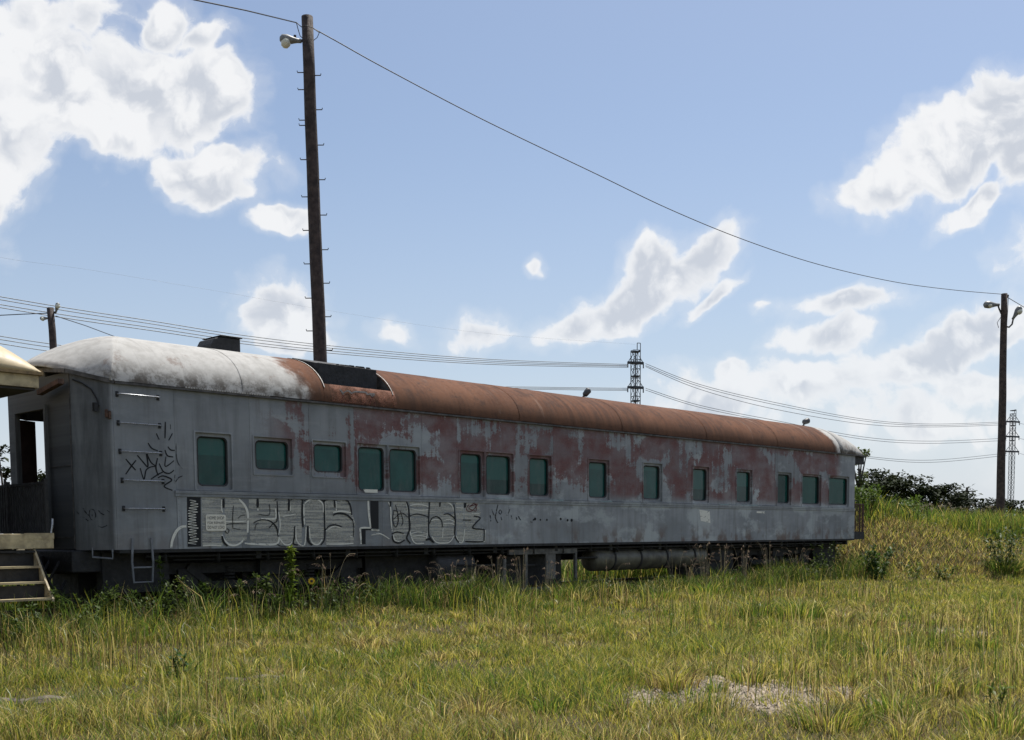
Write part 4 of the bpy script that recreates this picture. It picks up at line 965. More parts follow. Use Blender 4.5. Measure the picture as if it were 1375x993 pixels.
def area_lamp(e, foot, c, axis, sc, lens_dn, name='lamp'):
    """street-lamp head: tapered housing along axis with a bulged lens beneath"""
    c = rel(c, foot); ax = np.asarray(axis, float); ax /= np.linalg.norm(ax)
    bm = MB(); bm.tube([c-ax*.02*sc, c+ax*.10*sc, c+ax*.2*sc, c+ax*.36*sc, c+ax*.50*sc, c+ax*.56*sc], [.05*sc, .06*sc, .085*sc, .13*sc, .12*sc, .05*sc], 12)
    o = bm.build(name, M_LAMPM, e, True)
    d = np.asarray(lens_dn, float); q = c+ax*.37*sc
    MB().tube([q+d*.02*sc, q+d*.11*sc, q+d*.19*sc, q+d*.22*sc], [.13*sc, .135*sc, .09*sc, .03*sc], 12).build('lens', M_LENS, o, True)
    return o
c = at(404, 55, DP1); area_lamp(P1, f1, c, (-1, -.15, .06), .80, (-.35, -.1, -1))
bm = MB(); bm.tube([rel(c, f1), rel(at(412, 52, DP1), f1)], .03, 8); q = at(396, 47, DP1); bm.tube([rel(at(396, 51, DP1), f1), rel(q, f1)], .03, 8); bm.build('lamp_bracket', M_WIRE, P1)
bm = MB()
bm.tube([rel(at(x, y, DP1-.2), f1) for x, y in ((398,30),(400,38),(403,48),(410,54))], .009, 5); bm.tube([rel(at(x, y, DP1-.2), f1) for x, y in ((429,43),(426,50),(421,54))], .008, 5)
bm.tube([rel(at(x, y, DP1-.2), f1) for x, y in ((398,30),(405,36),(412,34),(420,37),(428,43))], .010, 5); bm.build('loose_wiring', M_WIRE, P1)

DP2 = 47.0
P2, f2, t2 = pole((1348.5, 394), (1343.5, 676), DP2, .125, .185, 'timber pole with two street lamps standing on the grassy bank at right', M_POLE2)
c = at(1341, 409, DP2); area_lamp(P2, f2, c, (-1, -.1, .0), 1.15, (-.1, -.05, -.55))
c2 = at(1360, 428, DP2); area_lamp(P2, f2, c2, (.45, -.2, .85), 1.0, (.6, -.3, -.5))
bm = MB(); bm.tube([rel(at(x, y, DP2), f2) for x, y in ((1344.5,421),(1341.5,414),(1340,409))], .035, 8); bm.tube([rel(at(x, y, DP2), f2) for x, y in ((1350,438),(1355,439),(1359,435),(1360.5,428))], .035, 8); bm.build('lamp_arm', M_WIRE, P2)
bm = MB(); bm.tube([rel(at(x, y, DP2), f2) for x, y in ((1343.5,426),(1339,433),(1341,440))], .012, 5); bm.tube([rel(at(x, y, DP2), f2) for x, y in ((1354,399),(1353,420),(1352,434))], .012, 5); bm.build('loose_wiring', M_WIRE, P2)
MB().tube([rel(at(1350, 397, DP2), f2), rel(at(1354, 397, DP2), f2)], .06, 8).build('insulator', M_WIRE, P2)

DP3 = 34.0
P3, f3, t3 = pole((67.5, 413), (71.5, 466), DP3, .10, .14, 'short pole top with two floodlights behind the roof at upper left', M_POLE)
c = at(75, 419, DP3); area_lamp(P3, f3, c, (.35, -.2, .9), .52, (.5, -.6, -.2)); c = at(66, 427, DP3); area_lamp(P3, f3, c, (-.9, -.2, -.05), .46, (-.3, -.4, -.6))
MB().tube([rel(at(70, 419, DP3), f3), rel(at(75, 419, DP3), f3)], .03, 8).build('lamp_arm', M_WIRE, P3)

def through(plan0, plan1, pix, n=8):
    """a hanging wire: it lies in the vertical plane over plan0-plan1; its height there is read from the pixels"""
    p0, p1 = np.array(plan0), np.array(plan1); nv = np.array([-(p1-p0)[1], (p1-p0)[0], 0]); o = np.array([*p0, 0]); out = []
    for (px, py) in pix:
        d = ray(px, py); t = ((o-EYE) @ nv)/(d @ nv); out.append(EYE+d*t)
    return smooth(out, n)
def wire(name, pts, r, m, label, cat, group=None, n=5):
    o = MB().tube(pts, r, n).build(name, m, None, True); return tag(o, label, cat, group)
wire('overhead_wire', through(t1[:2], t2[:2], [(421,38),(450,54),(520,93),(650,161),(800,233),(900,281),(1000,322),(1100,355),(1200,378),(1280,389),(1349,395)]), .012, M_WIRE, 'thin black wire sagging between the tall pegged pole and the right lamp pole', 'wire')
a = at(398, 30, DP1-.2); wire('overhead_wire', [a, at(330, 13.5, DP1-2.6), at(250, -3, DP1-5), at(150, -20, DP1-7.5)], .013, M_WIRE, 'black wire leaving the tall pegged pole towards the top left', 'wire')
a = at(1353, 399, DP2); wire('overhead_wire', [a, at(1375, 412, DP2-1), at(1420, 436, DP2-3)], .015, M_WIRE, 'short wire leaving the right lamp pole beyond the frame', 'wire')
a = at(68, 420, DP3); wire('overhead_wire', [a, at(30, 421.5, DP3), at(-60, 426, DP3)], .014, M_WIRE, 'wire running left from the short floodlight pole', 'wire')
a = at(75, 424, DP3); wire('overhead_wire', [a, at(115, 437, DP3+4), at(155, 452, DP3+8), at(200, 470, DP3+12)], .014, M_WIRE, 'wire dropping right from the short floodlight pole behind the roof', 'wire')

def tower(px, ytop, Y, hw, arms, label, armw, leanpx=0):
    top = at(px, ytop, Y); foot = np.array([top[0], top[1], 0.0]); H = top[2]; e = empty('transmission_tower', foot, R(20), label, 'transmission tower')
    bm = MB(); w = hw; n = int(H/(w*2.6)); c4 = [(-1,-1),(1,-1),(1,1),(-1,1)]; hb = H-1.9*w
    for k, (i, j) in enumerate(c4): bm.bar((i*w, j*w, 0), (i*w, j*w, hb if k != 1 else H), .11)
    for k in range(n):
        za, zb = hb*k/n, hb*(k+1)/n
        for s in range(4):
            p, q = c4[s], c4[(s+1) % 4]
            bm.bar((p[0]*w, p[1]*w, za), (q[0]*w, q[1]*w, zb), .08); bm.bar((p[0]*w, p[1]*w, zb), (q[0]*w, q[1]*w, zb), .08)
    bm.bar((w, -w, H), (0, -w, H), .12); bm.bar((0, -w, H), (0, -w, hb), .12)
    bm.bar((0, 0, 0), (0, 0, hb), .18)
    bm.build('lattice_mast', M_GALV, e)
    ends = []
    for ya in arms:
        z = at(px, ya, Y)[2]; b2 = MB(); b2.box(-armw, armw, -.25, .25, z-.24, z+.24)
        for s in (-1, 1): b2.bar((s*armw, 0, z), (s*w, 0, z+armw*.85), .12)
        b2.box(-w*1.1, w*1.1, -w, w, z-.22, z+.22); b2.build('cross_arm', M_GALV, e)
        for s in (-1, 1): MB().tube([(s*armw, 0, z), (s*armw, 0, z-1.0)], .12, 6).build('insulator', M_GALV, e)
    for yb in [a-15 for a in arms]:
        z = at(px, yb, Y)[2]; MB().box(-w*1.05, w*1.05, -w*1.05, w*1.05, z-.12, z+.12).build('mast_band', M_GALV, e)
    return e, top
TD1, TD2 = 230.0, 350.0
T1, tt1 = tower(853.5, 461, TD1, .72, (487, 520, 553), 'dark lattice transmission tower rising behind the middle of the railcar roof', 1.75)
T2, tt2 = tower(1360.5, 550, TD2, .60, (566, 586, 606), 'distant lattice transmission tower just right of the lamp pole', 2.6)
LP = 'power lines on the left of the near transmission tower'; RP = 'power lines between the two transmission towers'
pT1, pT2 = tt1[:2], tt2[:2]; farL = (-118.0, 92.0)
for k, (dy0, dy1, dy2, dy3) in enumerate([(398,430,466.5,489),(402,434,469.5,490.5),(408.5,439,473,491.5),(412.6,443,476,493)]):
    off = np.array([.35*k, -.5*k])
    pts = through(np.array(farL)+off*6, pT1+off, [(-120, dy0-21), (0, dy0), (100, (dy0+dy1)/2+.8), (200, dy1), (330, (dy1+dy2)/2+2.2), (480, dy2+1), (660, (dy2+dy3)/2+4.5), (843, dy3)])
    wire('power_line', pts, .058, M_LINE, ['topmost','second','third','lowest'][k]+' of the four upper power lines left of the near tower', 'power line', LP)
for k, (a, b) in enumerate([(451,521),(455.5,522.5),(461,524)]):
    off = np.array([.35*k, -.5*k])
    pts = through(np.array(farL)+off*6, pT1+off, [(-120, a-19), (0, a), (65, a+10), (200, a+28), (400, (a+b)/2+13), (600, b-4.5), (730, b-1.5), (843, b)])
    wire('power_line', pts, .055, M_LINE, ['topmost','middle','lowest'][k]+' of the three lower power lines left of the near tower', 'power line', LP)
wire('power_line', through(farL, pT1, [(-60,322),(0,345),(120,362),(300,392),(450,418),(650,447),(853,462)]), .010, M_LINE, 'faint ground wire crossing the sky left of the near tower top', 'power line', LP)
for k, (a, m, b) in enumerate([(488,540,571),(490.5,543,573),(492,549,575)]):
    off = np.array([.4*k, -.5*k]); pts = through(pT1+off, pT2+off*2, [(867, a), (940, (a+m)/2+2-4*0), (1040, m), (1160, (m+b)/2+7), (1250, b-2.0), (1352, b-5)])
    wire('power_line', pts, .06, M_LINE, ['topmost','middle','lowest'][k]+' of the upper power lines between the two towers', 'power line', RP)
for k, (a, m, b) in enumerate([(521,563,594),(523.5,566,597)]):
    off = np.array([.4*k, -.5*k]); pts = through(pT1+off, pT2+off*2, [(867, a), (940, (a+m)/2+2), (1040, m+1), (1160, (m+b)/2+8), (1250, b-2), (1352, b-6)])
    wire('power_line', pts, .06, M_LINE, ['upper','lower'][k]+' of the middle power lines between the two towers', 'power line', RP)
for k, (m, b) in enumerate([(612,617),(614,620)]):
    off = np.array([.4*k, -.5*k]); pts = through(pT1+off, pT2+off*2, [(867, 553), (1040, 594), (1160, m), (1250, b+.5), (1352, b-9)])
    wire('power_line', pts, .06, M_LINE, ['upper','lower'][k]+' of the bottom power lines between the two towers', 'power line', RP)
for k, (b, c) in enumerate([(566, 572), (586, 594), (606, 616)]):
    wire('power_line', [at(1367, b+1.5, TD2), at(1400, c+3, TD2-20), at(1460, c+12, TD2-60)], .05, M_LINE, ['topmost','middle','lowest'][k]+' power line leaving the distant tower to the right', 'power line', RP)
# a small far pole between the trees
e = empty('utility_pole', at(1297.5, 700, 150), 0, 'tiny far utility pole with a crossarm between the dark trees', 'utility pole')
ez = np.array(e.location); ez[2] = 0; e.location = ez; h = at(1297.5, 654, 150)[2]
MB().tube([(0, 0, -.2), (0, 0, h)], .16, 6).build('pole_shaft', M_POLE, e); MB().box(-.75, .75, -.08, .08, h-.6, h-.45).build('cross_arm', M_POLE, e)
# ------------------------------------------------------------------ grass
GREEN, YG, STRAW, BROWN, DEEP = map(np.array, ([.118,.188,.034], [.355,.335,.070], [.55,.46,.22], [.185,.132,.070], [.036,.058,.016]))
def blades(P, h, w, ang, lean, cols, drop=0.0):
    n = len(P); d = np.stack([np.cos(ang), np.sin(ang), np.zeros(n)], 1); face = rng.random(n)*math.pi*2
    s = np.stack([np.cos(face), np.sin(face), np.zeros(n)], 1)*w[:, None]*.5
    up = np.array([0, 0, 1.0])
    mid = P + up*(h*.55)[:, None] + d*(h*lean*.28)[:, None]; tip = P + up*(h*(1-.25*lean-drop))[:, None] + d*(h*lean)[:, None]
    V = np.stack([P-s, P+s, mid+s*.8, mid-s*.8, tip], 1).reshape(-1, 3); i = np.arange(n)*5
    F = np.concatenate([np.stack([i, i+1, i+2], 1), np.stack([i, i+2, i+3], 1), np.stack([i+3, i+2, i+4], 1)])
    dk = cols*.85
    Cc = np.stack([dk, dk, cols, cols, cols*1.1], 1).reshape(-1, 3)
    return V, F, Cc
def uv_(x, y): return (x-O[0])*A[0]+(y-O[1])*A[1], (x-O[0])*B[0]+(y-O[1])*B[1]
def pick(mix):                                            # rows of weights -> colour
    W = np.maximum(mix, 0); W = W/W.sum(1, keepdims=True); c = np.cumsum(W, 1); r = rng.random((len(W), 1)); k = (r > c).sum(1)
    pal = np.stack([GREEN, YG, STRAW, BROWN, DEEP]); base = pal[np.clip(k, 0, 4)]
    return base*(.72+.56*rng.random((len(W), 1)))*(1+.12*(rng.random((len(W), 3))-.5))
def leaf_cloud(P, size, cols, up=.3, aspect=.38):
    """n pointed leaves"""
    n = len(P); a = rng.random(n)*6.28; t = (rng.random(n)-.5+up)*1.6
    d = np.stack([np.cos(a)*np.cos(t), np.sin(a)*np.cos(t), np.sin(t)], 1); s = np.stack([-np.sin(a), np.cos(a), (rng.random(n)-.5)*.6], 1)
    L_ = (size*(.6+.8*rng.random(n)))[:, None]; W = L_*aspect; dr = np.array([0, 0, -1.0])
    V = np.stack([P, P+d*L_*.45+s*W*.5, P+d*L_+dr*L_*.18, P+d*L_*.45-s*W*.5], 1).reshape(-1, 3); i = np.arange(n)*4
    F = np.concatenate([np.stack([i, i+1, i+2], 1), np.stack([i, i+2, i+3], 1)])
    return V, F, np.repeat(cols, 4, 0)
def shades(n, c0, c1): 
    t = rng.random((n, 1)); return (np.array(c0)*(1-t)+np.array(c1)*t)*(.75+.5*rng.random((n, 1)))
tufts = []                                                # (x, y, radius, height, count, palette weights)
for (px, py, r, h, n, pal) in [(905,922,.26,.34,260,(0,.5,1,1.2,.2)),(590,972,.16,.34,150,(.5,.5,1,.6,.3)),(640,965,.22,.36,200,(.1,.4,.8,1.2,.1)),(1175,888,.22,.36,240,(1,.4,.1,.2,1.2)),(1005,915,.2,.26,120,(.4,1,.6,.2,.2)),(1250,935,.26,.46,240,(.6,.4,.8,.8,.6)),(1010,918,.2,.3,120,(.3,1,.3,.4,.3)),
                             (1200,965,.26,.40,220,(1.2,.8,.3,.1,.3)),(1110,975,.3,.30,260,(1.4,.6,.1,.1,.3)),(735,958,.22,.28,160,(1.4,.8,.1,.1,.4)),(1340,985,.25,.42,180,(1,1,.3,.2,.3)),(240,915,.22,.42,200,(1.4,.5,.2,.1,.7)),(155,955,.16,.34,140,(1,1,.2,.1,.3)),(310,985,.2,.3,150,(.6,1,.4,.2,.2)),
                             (1015,832,.45,.55,420,(1.4,.6,.1,.1,.6)),(1075,832,.45,.55,420,(1.4,.7,.1,.1,.4)),(560,803,.6,.62,900,(.7,1.2,.6,.1,.3)),(525,812,.6,.55,800,(.8,1.2,.4,.1,.3)),(1135,838,.18,.35,90,(.2,.3,.5,1,.3)),(1350,770,.5,.8,360,(1.6,.6,.1,.1,.8)),(1298,838,.18,.32,90,(.2,.3,.5,1,.3)),(885,806,.4,.45,300,(1.4,.8,.1,0,.5)),(950,800,.5,.5,300,(1.4,.6,.1,0,.6)),
                             (870,905,.3,.30,220,(.5,1.2,.5,.5,.1)),(40,985,.35,.35,300,(.9,1.1,.4,.2,.2)),(430,965,.3,.3,240,(.4,1,.9,.3,.1)),(790,905,.35,.34,300,(.7,1.2,.5,.1,.1)),(1055,905,.3,.3,260,(.4,1.2,.8,.3,.1))]:
    P = hit(px, py); tufts.append((P[0], P[1], r, h, n, pal))
for k in range(620):
    d_ = 7+rng.random()**.75*17; x_ = (rng.random()*2-1)*.52*d_; u_, v_ = (x_-O[0])*A[0]+(d_-O[1])*A[1], (x_-O[0])*B[0]+(d_-O[1])*B[1]
    if v_ > -.5: continue
    k_ = rng.random(); pal_ = (1.2, .8, .1, .05, .5) if k_ < .35 else (.3, 1.2, .5, .1, .1) if k_ < .7 else (.1, .4, 1, .9, .1)
    tufts.append((x_, d_, .08+.16*rng.random(), .16+.22*rng.random()**1.5, int(50+80*rng.random()), pal_))
def grass():
    N = 470000
    d0, d1, k = 6.2, 38.0, .75                            # density falls with distance
    q = rng.random(N); d = (d0**k + q*(d1**k-d0**k))**(1/k)
    x = (rng.random(N)*2-1)*.66*d; y = d
    u, v = uv_(x, y); clump = N2(x, y, 1.6, 3); pat = N3(x, y, .35, 3); pat2 = N4(x, y, .8, 3); g = gravel_mask(x, y)
    mo = mound(x, y)
    thin = sstep(N4(x+9, y+4, .55, 3), .50, .66)
    keep = (rng.random(N) < (.14+1.3*sstep(clump, .34, .62))*(1-.55*thin)) & (rng.random(N) > g*.80)
    under = (v > -.10) & (v < 3.6) & (u < 23.6)
    beyond = (v >= 3.6) & (u < 23.0)
    keep &= ~(under & (rng.random(N) > .03*(v < .6))) & ~(beyond & (rng.random(N) > .03))
    x, y, u, v, clump, pat, pat2, mo, d, g, thin = [a[keep] for a in (x, y, u, v, clump, pat, pat2, mo, d, g, thin)]; n = len(x)
    h = .04+.17*sstep(clump, .32, .72)*(.3+rng.random(n)**1.4) + .05*rng.random(n)
    h *= .8+.5*sstep(pat2, .35, .65)
    near = sstep(v, -2.6, -.6)*(u < 23); h *= 1+.9*near
    top = sstep(mo, .3, .6)*sstep(y, 36.2, 38.2); h = h*(1-top*.0)+top*(.35+.45*rng.random(n)); face = sstep(mo, .03, .18)*(1-top); h *= 1-.35*thin
    h *= (1-.25*face); h *= (1-.65*g)
    bc = hit(1215, 742); blob = np.exp(-(((x-bc[0])/2.6)**2+((y-bc[1])/3.4)**2)); face = face*(.08+.80*np.clip(blob*1.4, 0, 1))
    w = (.0026+.00034*d)*(.6+.8*rng.random(n))
    dry = np.maximum(sstep(pat, .40, .60), .8*thin); grn = sstep(pat2, .45, .68)
    fg = 1-sstep(d, 7.5, 11.0)
    mix = np.stack([.35+.9*grn+.8*near+1.0*top-.3*face, 1.0+.2*grn-.5*near+.3*top-.5*face, .14+.60*dry+.25*fg+.45*face, .10+.85*dry*(1-.6*grn)+.30*fg+2.2*face, .30+.2*grn+.5*near], 1)
    mix[:, 2] *= 1-.8*top; mix[:, 3] *= 1-.8*top
    c = pick(mix)
    P = np.stack([x, y, gz(x, y)-.01], 1)
    out = [blades(P, h, w, rng.random(n)*math.pi*2, .25+.75*rng.random(n)**1.5, c)]
    for (cx, cy, r, hh, cnt, pal) in tufts:
        a = rng.random(cnt)*math.pi*2; rr = r*rng.random(cnt)**.6; X = cx+rr*np.cos(a); Y = cy+rr*np.sin(a); dd = np.hypot(cx, cy)
        out.append(blades(np.stack([X, Y, gz(X, Y)-.01], 1), hh*(.5+.6*rng.random(cnt))*(1-.35*rr/r), (.004+.0004*dd)*(.7+.6*rng.random(cnt)), a+(rng.random(cnt)-.5), .3+.7*rng.random(cnt), pick(np.tile(pal, (cnt, 1)))))
    V, F, Cc, o = [], [], [], 0
    for v_, f_, c_ in out: V.append(v_); F.append(f_+o); Cc.append(c_); o += len(v_)
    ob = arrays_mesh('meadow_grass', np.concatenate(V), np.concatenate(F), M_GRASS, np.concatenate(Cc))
    tag(ob, 'patchy yellow-green and dry grass covering the field', 'grass', kind='stuff')
    # low thatch between the clumps and a brown sward on the face of the bank
    N = 260000; q = rng.random(N); d = (6.2**.9 + q*(34**.9-6.2**.9))**(1/.9); x = (rng.random(N)*2-1)*.60*d; y = d
    Nf = 90000; xf = 9+rng.random(Nf)*19; yf = 31.5+rng.random(Nf)*9; mf = mound(xf, yf); kf = (mf > .02); x = np.concatenate([x, xf[kf]]); y = np.concatenate([y, yf[kf]]); d = np.hypot(x, y)
    u, v = uv_(x, y); g = gravel_mask(x, y); m = ~((v > -.1) & (u < 23.4)) & (rng.random(len(x)) > g*.93); x, y, d, v, u = x[m], y[m], d[m], v[m], u[m]; n = len(x); mo = mound(x, y); fc = sstep(mo, .03, .2)*(1-sstep(y, 36.5, 38.5)); bc = hit(1215, 742); fc = fc*(.08+.80*np.clip(1.4*np.exp(-(((x-bc[0])/2.6)**2+((y-bc[1])/3.4)**2)), 0, 1))
    p = N3(x, y, .35, 3); dry = sstep(p, .38, .62)
    c = pick(np.stack([.5-.2*fc, .9-.35*fc, .25+.4*dry+.1*fc, .25+.5*dry+.9*fc, .35+.25*fc], 1)); h = (.03+.08*rng.random(n))*(1+1.6*fc)
    a = rng.random(n)*6.28; s = np.stack([np.cos(a), np.sin(a), 0*a], 1)*((.004+.0006*d)*.5)[:, None]; b = rng.random(n)*6.28; ln = h*(.2+1.0*rng.random(n))
    P = np.stack([x, y, gz(x, y)-.006], 1); T = P+np.stack([np.cos(b)*ln, np.sin(b)*ln, h], 1); V = np.stack([P-s, P+s, T], 1).reshape(-1, 3); i = np.arange(n)*3
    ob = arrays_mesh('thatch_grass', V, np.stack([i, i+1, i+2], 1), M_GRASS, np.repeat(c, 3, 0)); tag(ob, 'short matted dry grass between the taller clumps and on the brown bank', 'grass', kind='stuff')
    # tall thin seed stalks standing above it
    N = 9000; d = 7.5+rng.random(N)**.8*18; x = (rng.random(N)*2-1)*.55*d; y = d; u, v = uv_(x, y)
    m = (N4(x+40, y, .5, 3) > .5) & (v < -.15); x, y, d, v = x[m], y[m], d[m], v[m]; n = len(x)
    h = .25+.5*rng.random(n)**1.3; c = pick(np.tile((.8, .9, 1.0, .9, .8), (n, 1)))
    V, F, Cc = blades(np.stack([x, y, gz(x, y)], 1), h, .003+.0005*d, rng.random(n)*6.28, .05+.25*rng.random(n), c)
    ob = arrays_mesh('seed_stalks', V, F, M_GRASS, Cc); tag(ob, 'scattered thin tall seed stalks standing above the field grass', 'grass stalks', kind='stuff')
    # dense tall growth on top of the bank
    N = 80000; y = 32+rng.random(N)*16; x = 9.5+rng.random(N)*18; mo = mound(x, y); m = rng.random(N) < sstep(mo, .3, .7)*sstep(y, 36.4, 38.4)*(.25+.9*sstep(N2(x, y, .5), .35, .6)); x, y, mo = x[m], y[m], mo[m]; n = len(x)
    h = .25+.85*rng.random(n)**1.6*(.3+1.2*N3(x, y, .9)); c = pick(np.tile((1.5, .7, .10, .06, .7), (n, 1)))
    V, F, Cc = blades(np.stack([x, y, gz(x, y)], 1), h, np.full(n, .022), rng.random(n)*6.28, .1+.45*rng.random(n), c)
    ob = arrays_mesh('bank_grass', V, F, M_GRASS, Cc); tag(ob, 'tall bright green grass growing along the top of the bank', 'grass', kind='stuff')
    # tangle of weeds and tall grass along the near side of the track
    N = 26000; u = -2.5+rng.random(N)*25.8; v = -.12-rng.random(N)**1.4*.95; m = rng.random(N) < .12+1.3*sstep(N2(u*1.0, v*0+3, .9, 3), .38, .62); u, v = u[m], v[m]; n = len(u)
    x = O[0]+A[0]*u+B[0]*v; y = O[1]+A[1]*u+B[1]*v; hm = N3(u, 0*u+9, .7, 3); h = (.22+.66*rng.random(n)**1.3)*(.5+1.0*hm)*(1-.55*sstep(u, 7.5, 9.5)*(1-sstep(u, 15.5, 17))); c = pick(np.tile((1.0, .22, .16, .26, 1.5), (n, 1)))
    out = [blades(np.stack([x, y, gz(x, y)], 1), h, .008+.006*rng.random(n), rng.random(n)*6.28, .15+.6*rng.random(n), c)]
    nl = 30000; u = -2.5+rng.random(nl)*25.8; v = -.15-rng.random(nl)**1.3*.75; hm = sstep(N4(u, 0*u+2, .8, 3), .35, .68); m = rng.random(nl) < hm; u, v, hm = u[m], v[m], hm[m]; n = len(u)
    x = O[0]+A[0]*u+B[0]*v; y = O[1]+A[1]*u+B[1]*v; z = gz(x, y)+rng.random(n)*(.15+.75*hm*N1(u*3, v*3, 1.0))
    out.append(leaf_cloud(np.stack([x, y, z], 1), np.full(n, .06), shades(n, (.035,.062,.014), (.09,.125,.028))))
    o = 0; V, F, Cc = [], [], []
    for v_, f_, c_ in out: V.append(v_); F.append(f_+o); Cc.append(c_); o += len(v_)
    ob = arrays_mesh('trackside_weeds', np.concatenate(V), np.concatenate(F), M_LEAF, np.concatenate(Cc)); tag(ob, 'tangled low weeds and grass along the foot of the grey railcar', 'weeds', kind='stuff')
    # rank growth on the far side of the track
    N = 26000; u = -6+rng.random(N)*30; v = 3.0+rng.random(N)**1.5*3.5; m = (rng.random(N) < np.where((u < 6.2) | (u > 15.6), 1.0, .05)); u, v = u[m], v[m]; n = len(u)
    x = O[0]+A[0]*u+B[0]*v; y = O[1]+A[1]*u+B[1]*v; h = .35+.65*rng.random(n); c = pick(np.tile((1.2, .4, .2, .2, 1.6), (n, 1)))
    V, F, Cc = blades(np.stack([x, y, gz(x, y)], 1), h, np.full(n, .018), rng.random(n)*6.28, .1+.5*rng.random(n), c)
    ob = arrays_mesh('trackside_growth', V, F, M_GRASS, Cc); tag(ob, 'rank dark grass seen under the railcar on the far side of the track', 'grass', kind='stuff')
grass()
def gravel():
    xs, ys = [], []
    for (cx, cy, rx, ry) in gravel_spots:
        n = int(900*rx*ry/.25); a = rng.random(n)*6.28; r = np.sqrt(rng.random(n))*1.1; xs.append(cx+rx*r*np.cos(a)); ys.append(cy+ry*r*np.sin(a))
    x = np.concatenate(xs); y = np.concatenate(ys); m = rng.random(len(x)) < gravel_mask(x, y); x, y = x[m], y[m]; n = len(x)
    s = .008+.022*rng.random(n)**2.2; base = np.array([(1,0,-.2),(-.5,.85,-.2),(-.5,-.85,-.2),(.1,.05,.75),(.6,-.6,.3)])
    a = rng.random(n)*6.28; V = base[None]*s[:, None, None]*(.7+.6*rng.random((n, 5, 1))); ca, sa = np.cos(a)[:, None], np.sin(a)[:, None]
    V = np.stack([V[..., 0]*ca-V[..., 1]*sa, V[..., 0]*sa+V[..., 1]*ca, V[..., 2]], 2)+np.stack([x, y, gz(x, y)], 1)[:, None]
    i = np.arange(n)*5; F = np.concatenate([np.stack([i+p, i+q, i+r], 1) for (p, q, r) in ((0,1,3),(1,2,3),(2,4,3),(4,0,3),(2,0,4))])
    c = np.repeat((np.array([.27, .222, .165])*(.45+.9*rng.random((n, 1)))), 5, 0)
    m_, t, b = mat('loose_stone'); a_ = t.new('ShaderNodeVertexColor'); a_.layer_name = 'col'; t.put(b.inputs['Base Color'], a_.outputs[0]); b.inputs['Roughness'].default_value = .9
    o = arrays_mesh('gravel', V.reshape(-1, 3), F, m_, c); tag(o, 'loose pale gravel showing through bare patches in the grass', 'gravel', kind='stuff')
gravel()
# half-buried timbers
for (xa, ya, xb, yb, lab) in [(292,921,384,912,'broken grey timber lying in the grass at lower left of centre'),(-14,950,100,944,'half-buried grey timber in the grass at the lower left corner')]:
    p, q = hit(xa, ya), hit(xb, yb); d = q-p; L_ = np.hypot(d[0], d[1]); o = MB(); n = 7
    rows = [[(L_*k/n, .09*math.cos(R(a))*(1+.15*math.sin(k*2.1)), .055*math.sin(R(a))+.012*math.sin(k*1.7)) for a in range(0, 361, 45)] for k in range(n+1)]
    o.grid(rows); ob = o.build('old_timber', M_TIE); ob.location = (p[0], p[1], g1(p[0], p[1])+.015); ob.rotation_euler = (0, 0, math.atan2(d[1], d[0])); tag(ob, lab, 'timber')

# ------------------------------------------------------------------ weeds, each one a plant
def upright_weed(P, h, nl, size, c0, c1, label, stems=1, spread=.06, taper=.6, group=None, name='leafy_weed'):
    e = empty(name, P, 0, label, 'weed', group); bm = MB(); LP_ = []
    for s in range(stems):
        a = rng.random()*6.28; r = spread*(0 if stems == 1 else .3+.7*rng.random()); top = np.array([math.cos(a)*r*1.8, math.sin(a)*r*1.8, h*(.75+.3*rng.random() if stems > 1 else 1)]); b0 = np.array([math.cos(a)*r*.4, math.sin(a)*r*.4, -.03])
        mid = (b0+top)/2+np.array([(rng.random()-.5)*.04, (rng.random()-.5)*.04, 0]); bm.tube([b0, mid, top], .007, 5, .003)
        t = rng.random(nl//stems)**.8; q = b0[None]*(1-t[:, None])+top[None]*t[:, None]
        wid = spread*(.25 if stems > 1 else 1)*(1-taper*t); an = rng.random(len(t))*6.28
        LP_.append(q+np.stack([np.cos(an)*wid, np.sin(an)*wid, 0*t], 1)*rng.random((len(t), 1)))
    bm.build('stem', M_STEM, e); LP_ = np.concatenate(LP_); V, F, cc = leaf_cloud(LP_, np.full(len(LP_), size), shades(len(LP_), c0, c1))
    arrays_mesh('foliage', V, F, M_LEAF, cc, parent=e); return e
def seed_grass(P, h, n, label, spread=.25, group=None, red=.0):
    """dry grass clump with nodding seed heads"""
    e = empty('dry_grass_clump', P, 0, label, 'dry grass', group); bm = MB(); hd = MB()
    for k in range(n):
        a = rng.random()*6.28; hh = h*(.55+.5*rng.random()); r = spread*rng.random(); ln = spread*(.1+1.5*rng.random()**1.5); b0 = np.array([math.cos(a)*r*.5, math.sin(a)*r*.5, -.03]); d = np.array([math.cos(a), math.sin(a), 0])
        p1 = b0+d*ln*.25+np.array([0, 0, hh*.6]); p2 = b0+d*ln*.7+np.array([0, 0, hh*.95]); p3 = b0+d*ln*1.15+np.array([0, 0, hh*(.9+.1*rng.random())])
        bm.tube(smooth([b0, p1, p2, p3], 3), .0034, 3, .0016)
        for j in range(8):
            t = j/7; q = p2*(1-t)+p3*t; o = (rng.random(3)-.5)*.05; hd.bar(q, q+d*.02+o+np.array([0, 0, -.012]), .0042)
    tag(bm.build('stalks', M_DRY, e), kind='stuff'); tag(hd.build('seed_heads', M_SEED, e), kind='stuff'); return e
M_SEED = simple('seed_head', (.30, .21, .14), .85, 0, .35, 30, c2=(.16, .09, .07))
WD = 'weeds along the railcar'
upright_weed(in_front(390, .55), 1.12, 420, .095, (.09,.14,.02), (.15,.20,.03), 'tall bright green leafy weed spike in front of the graffiti', 1, .085, .45)
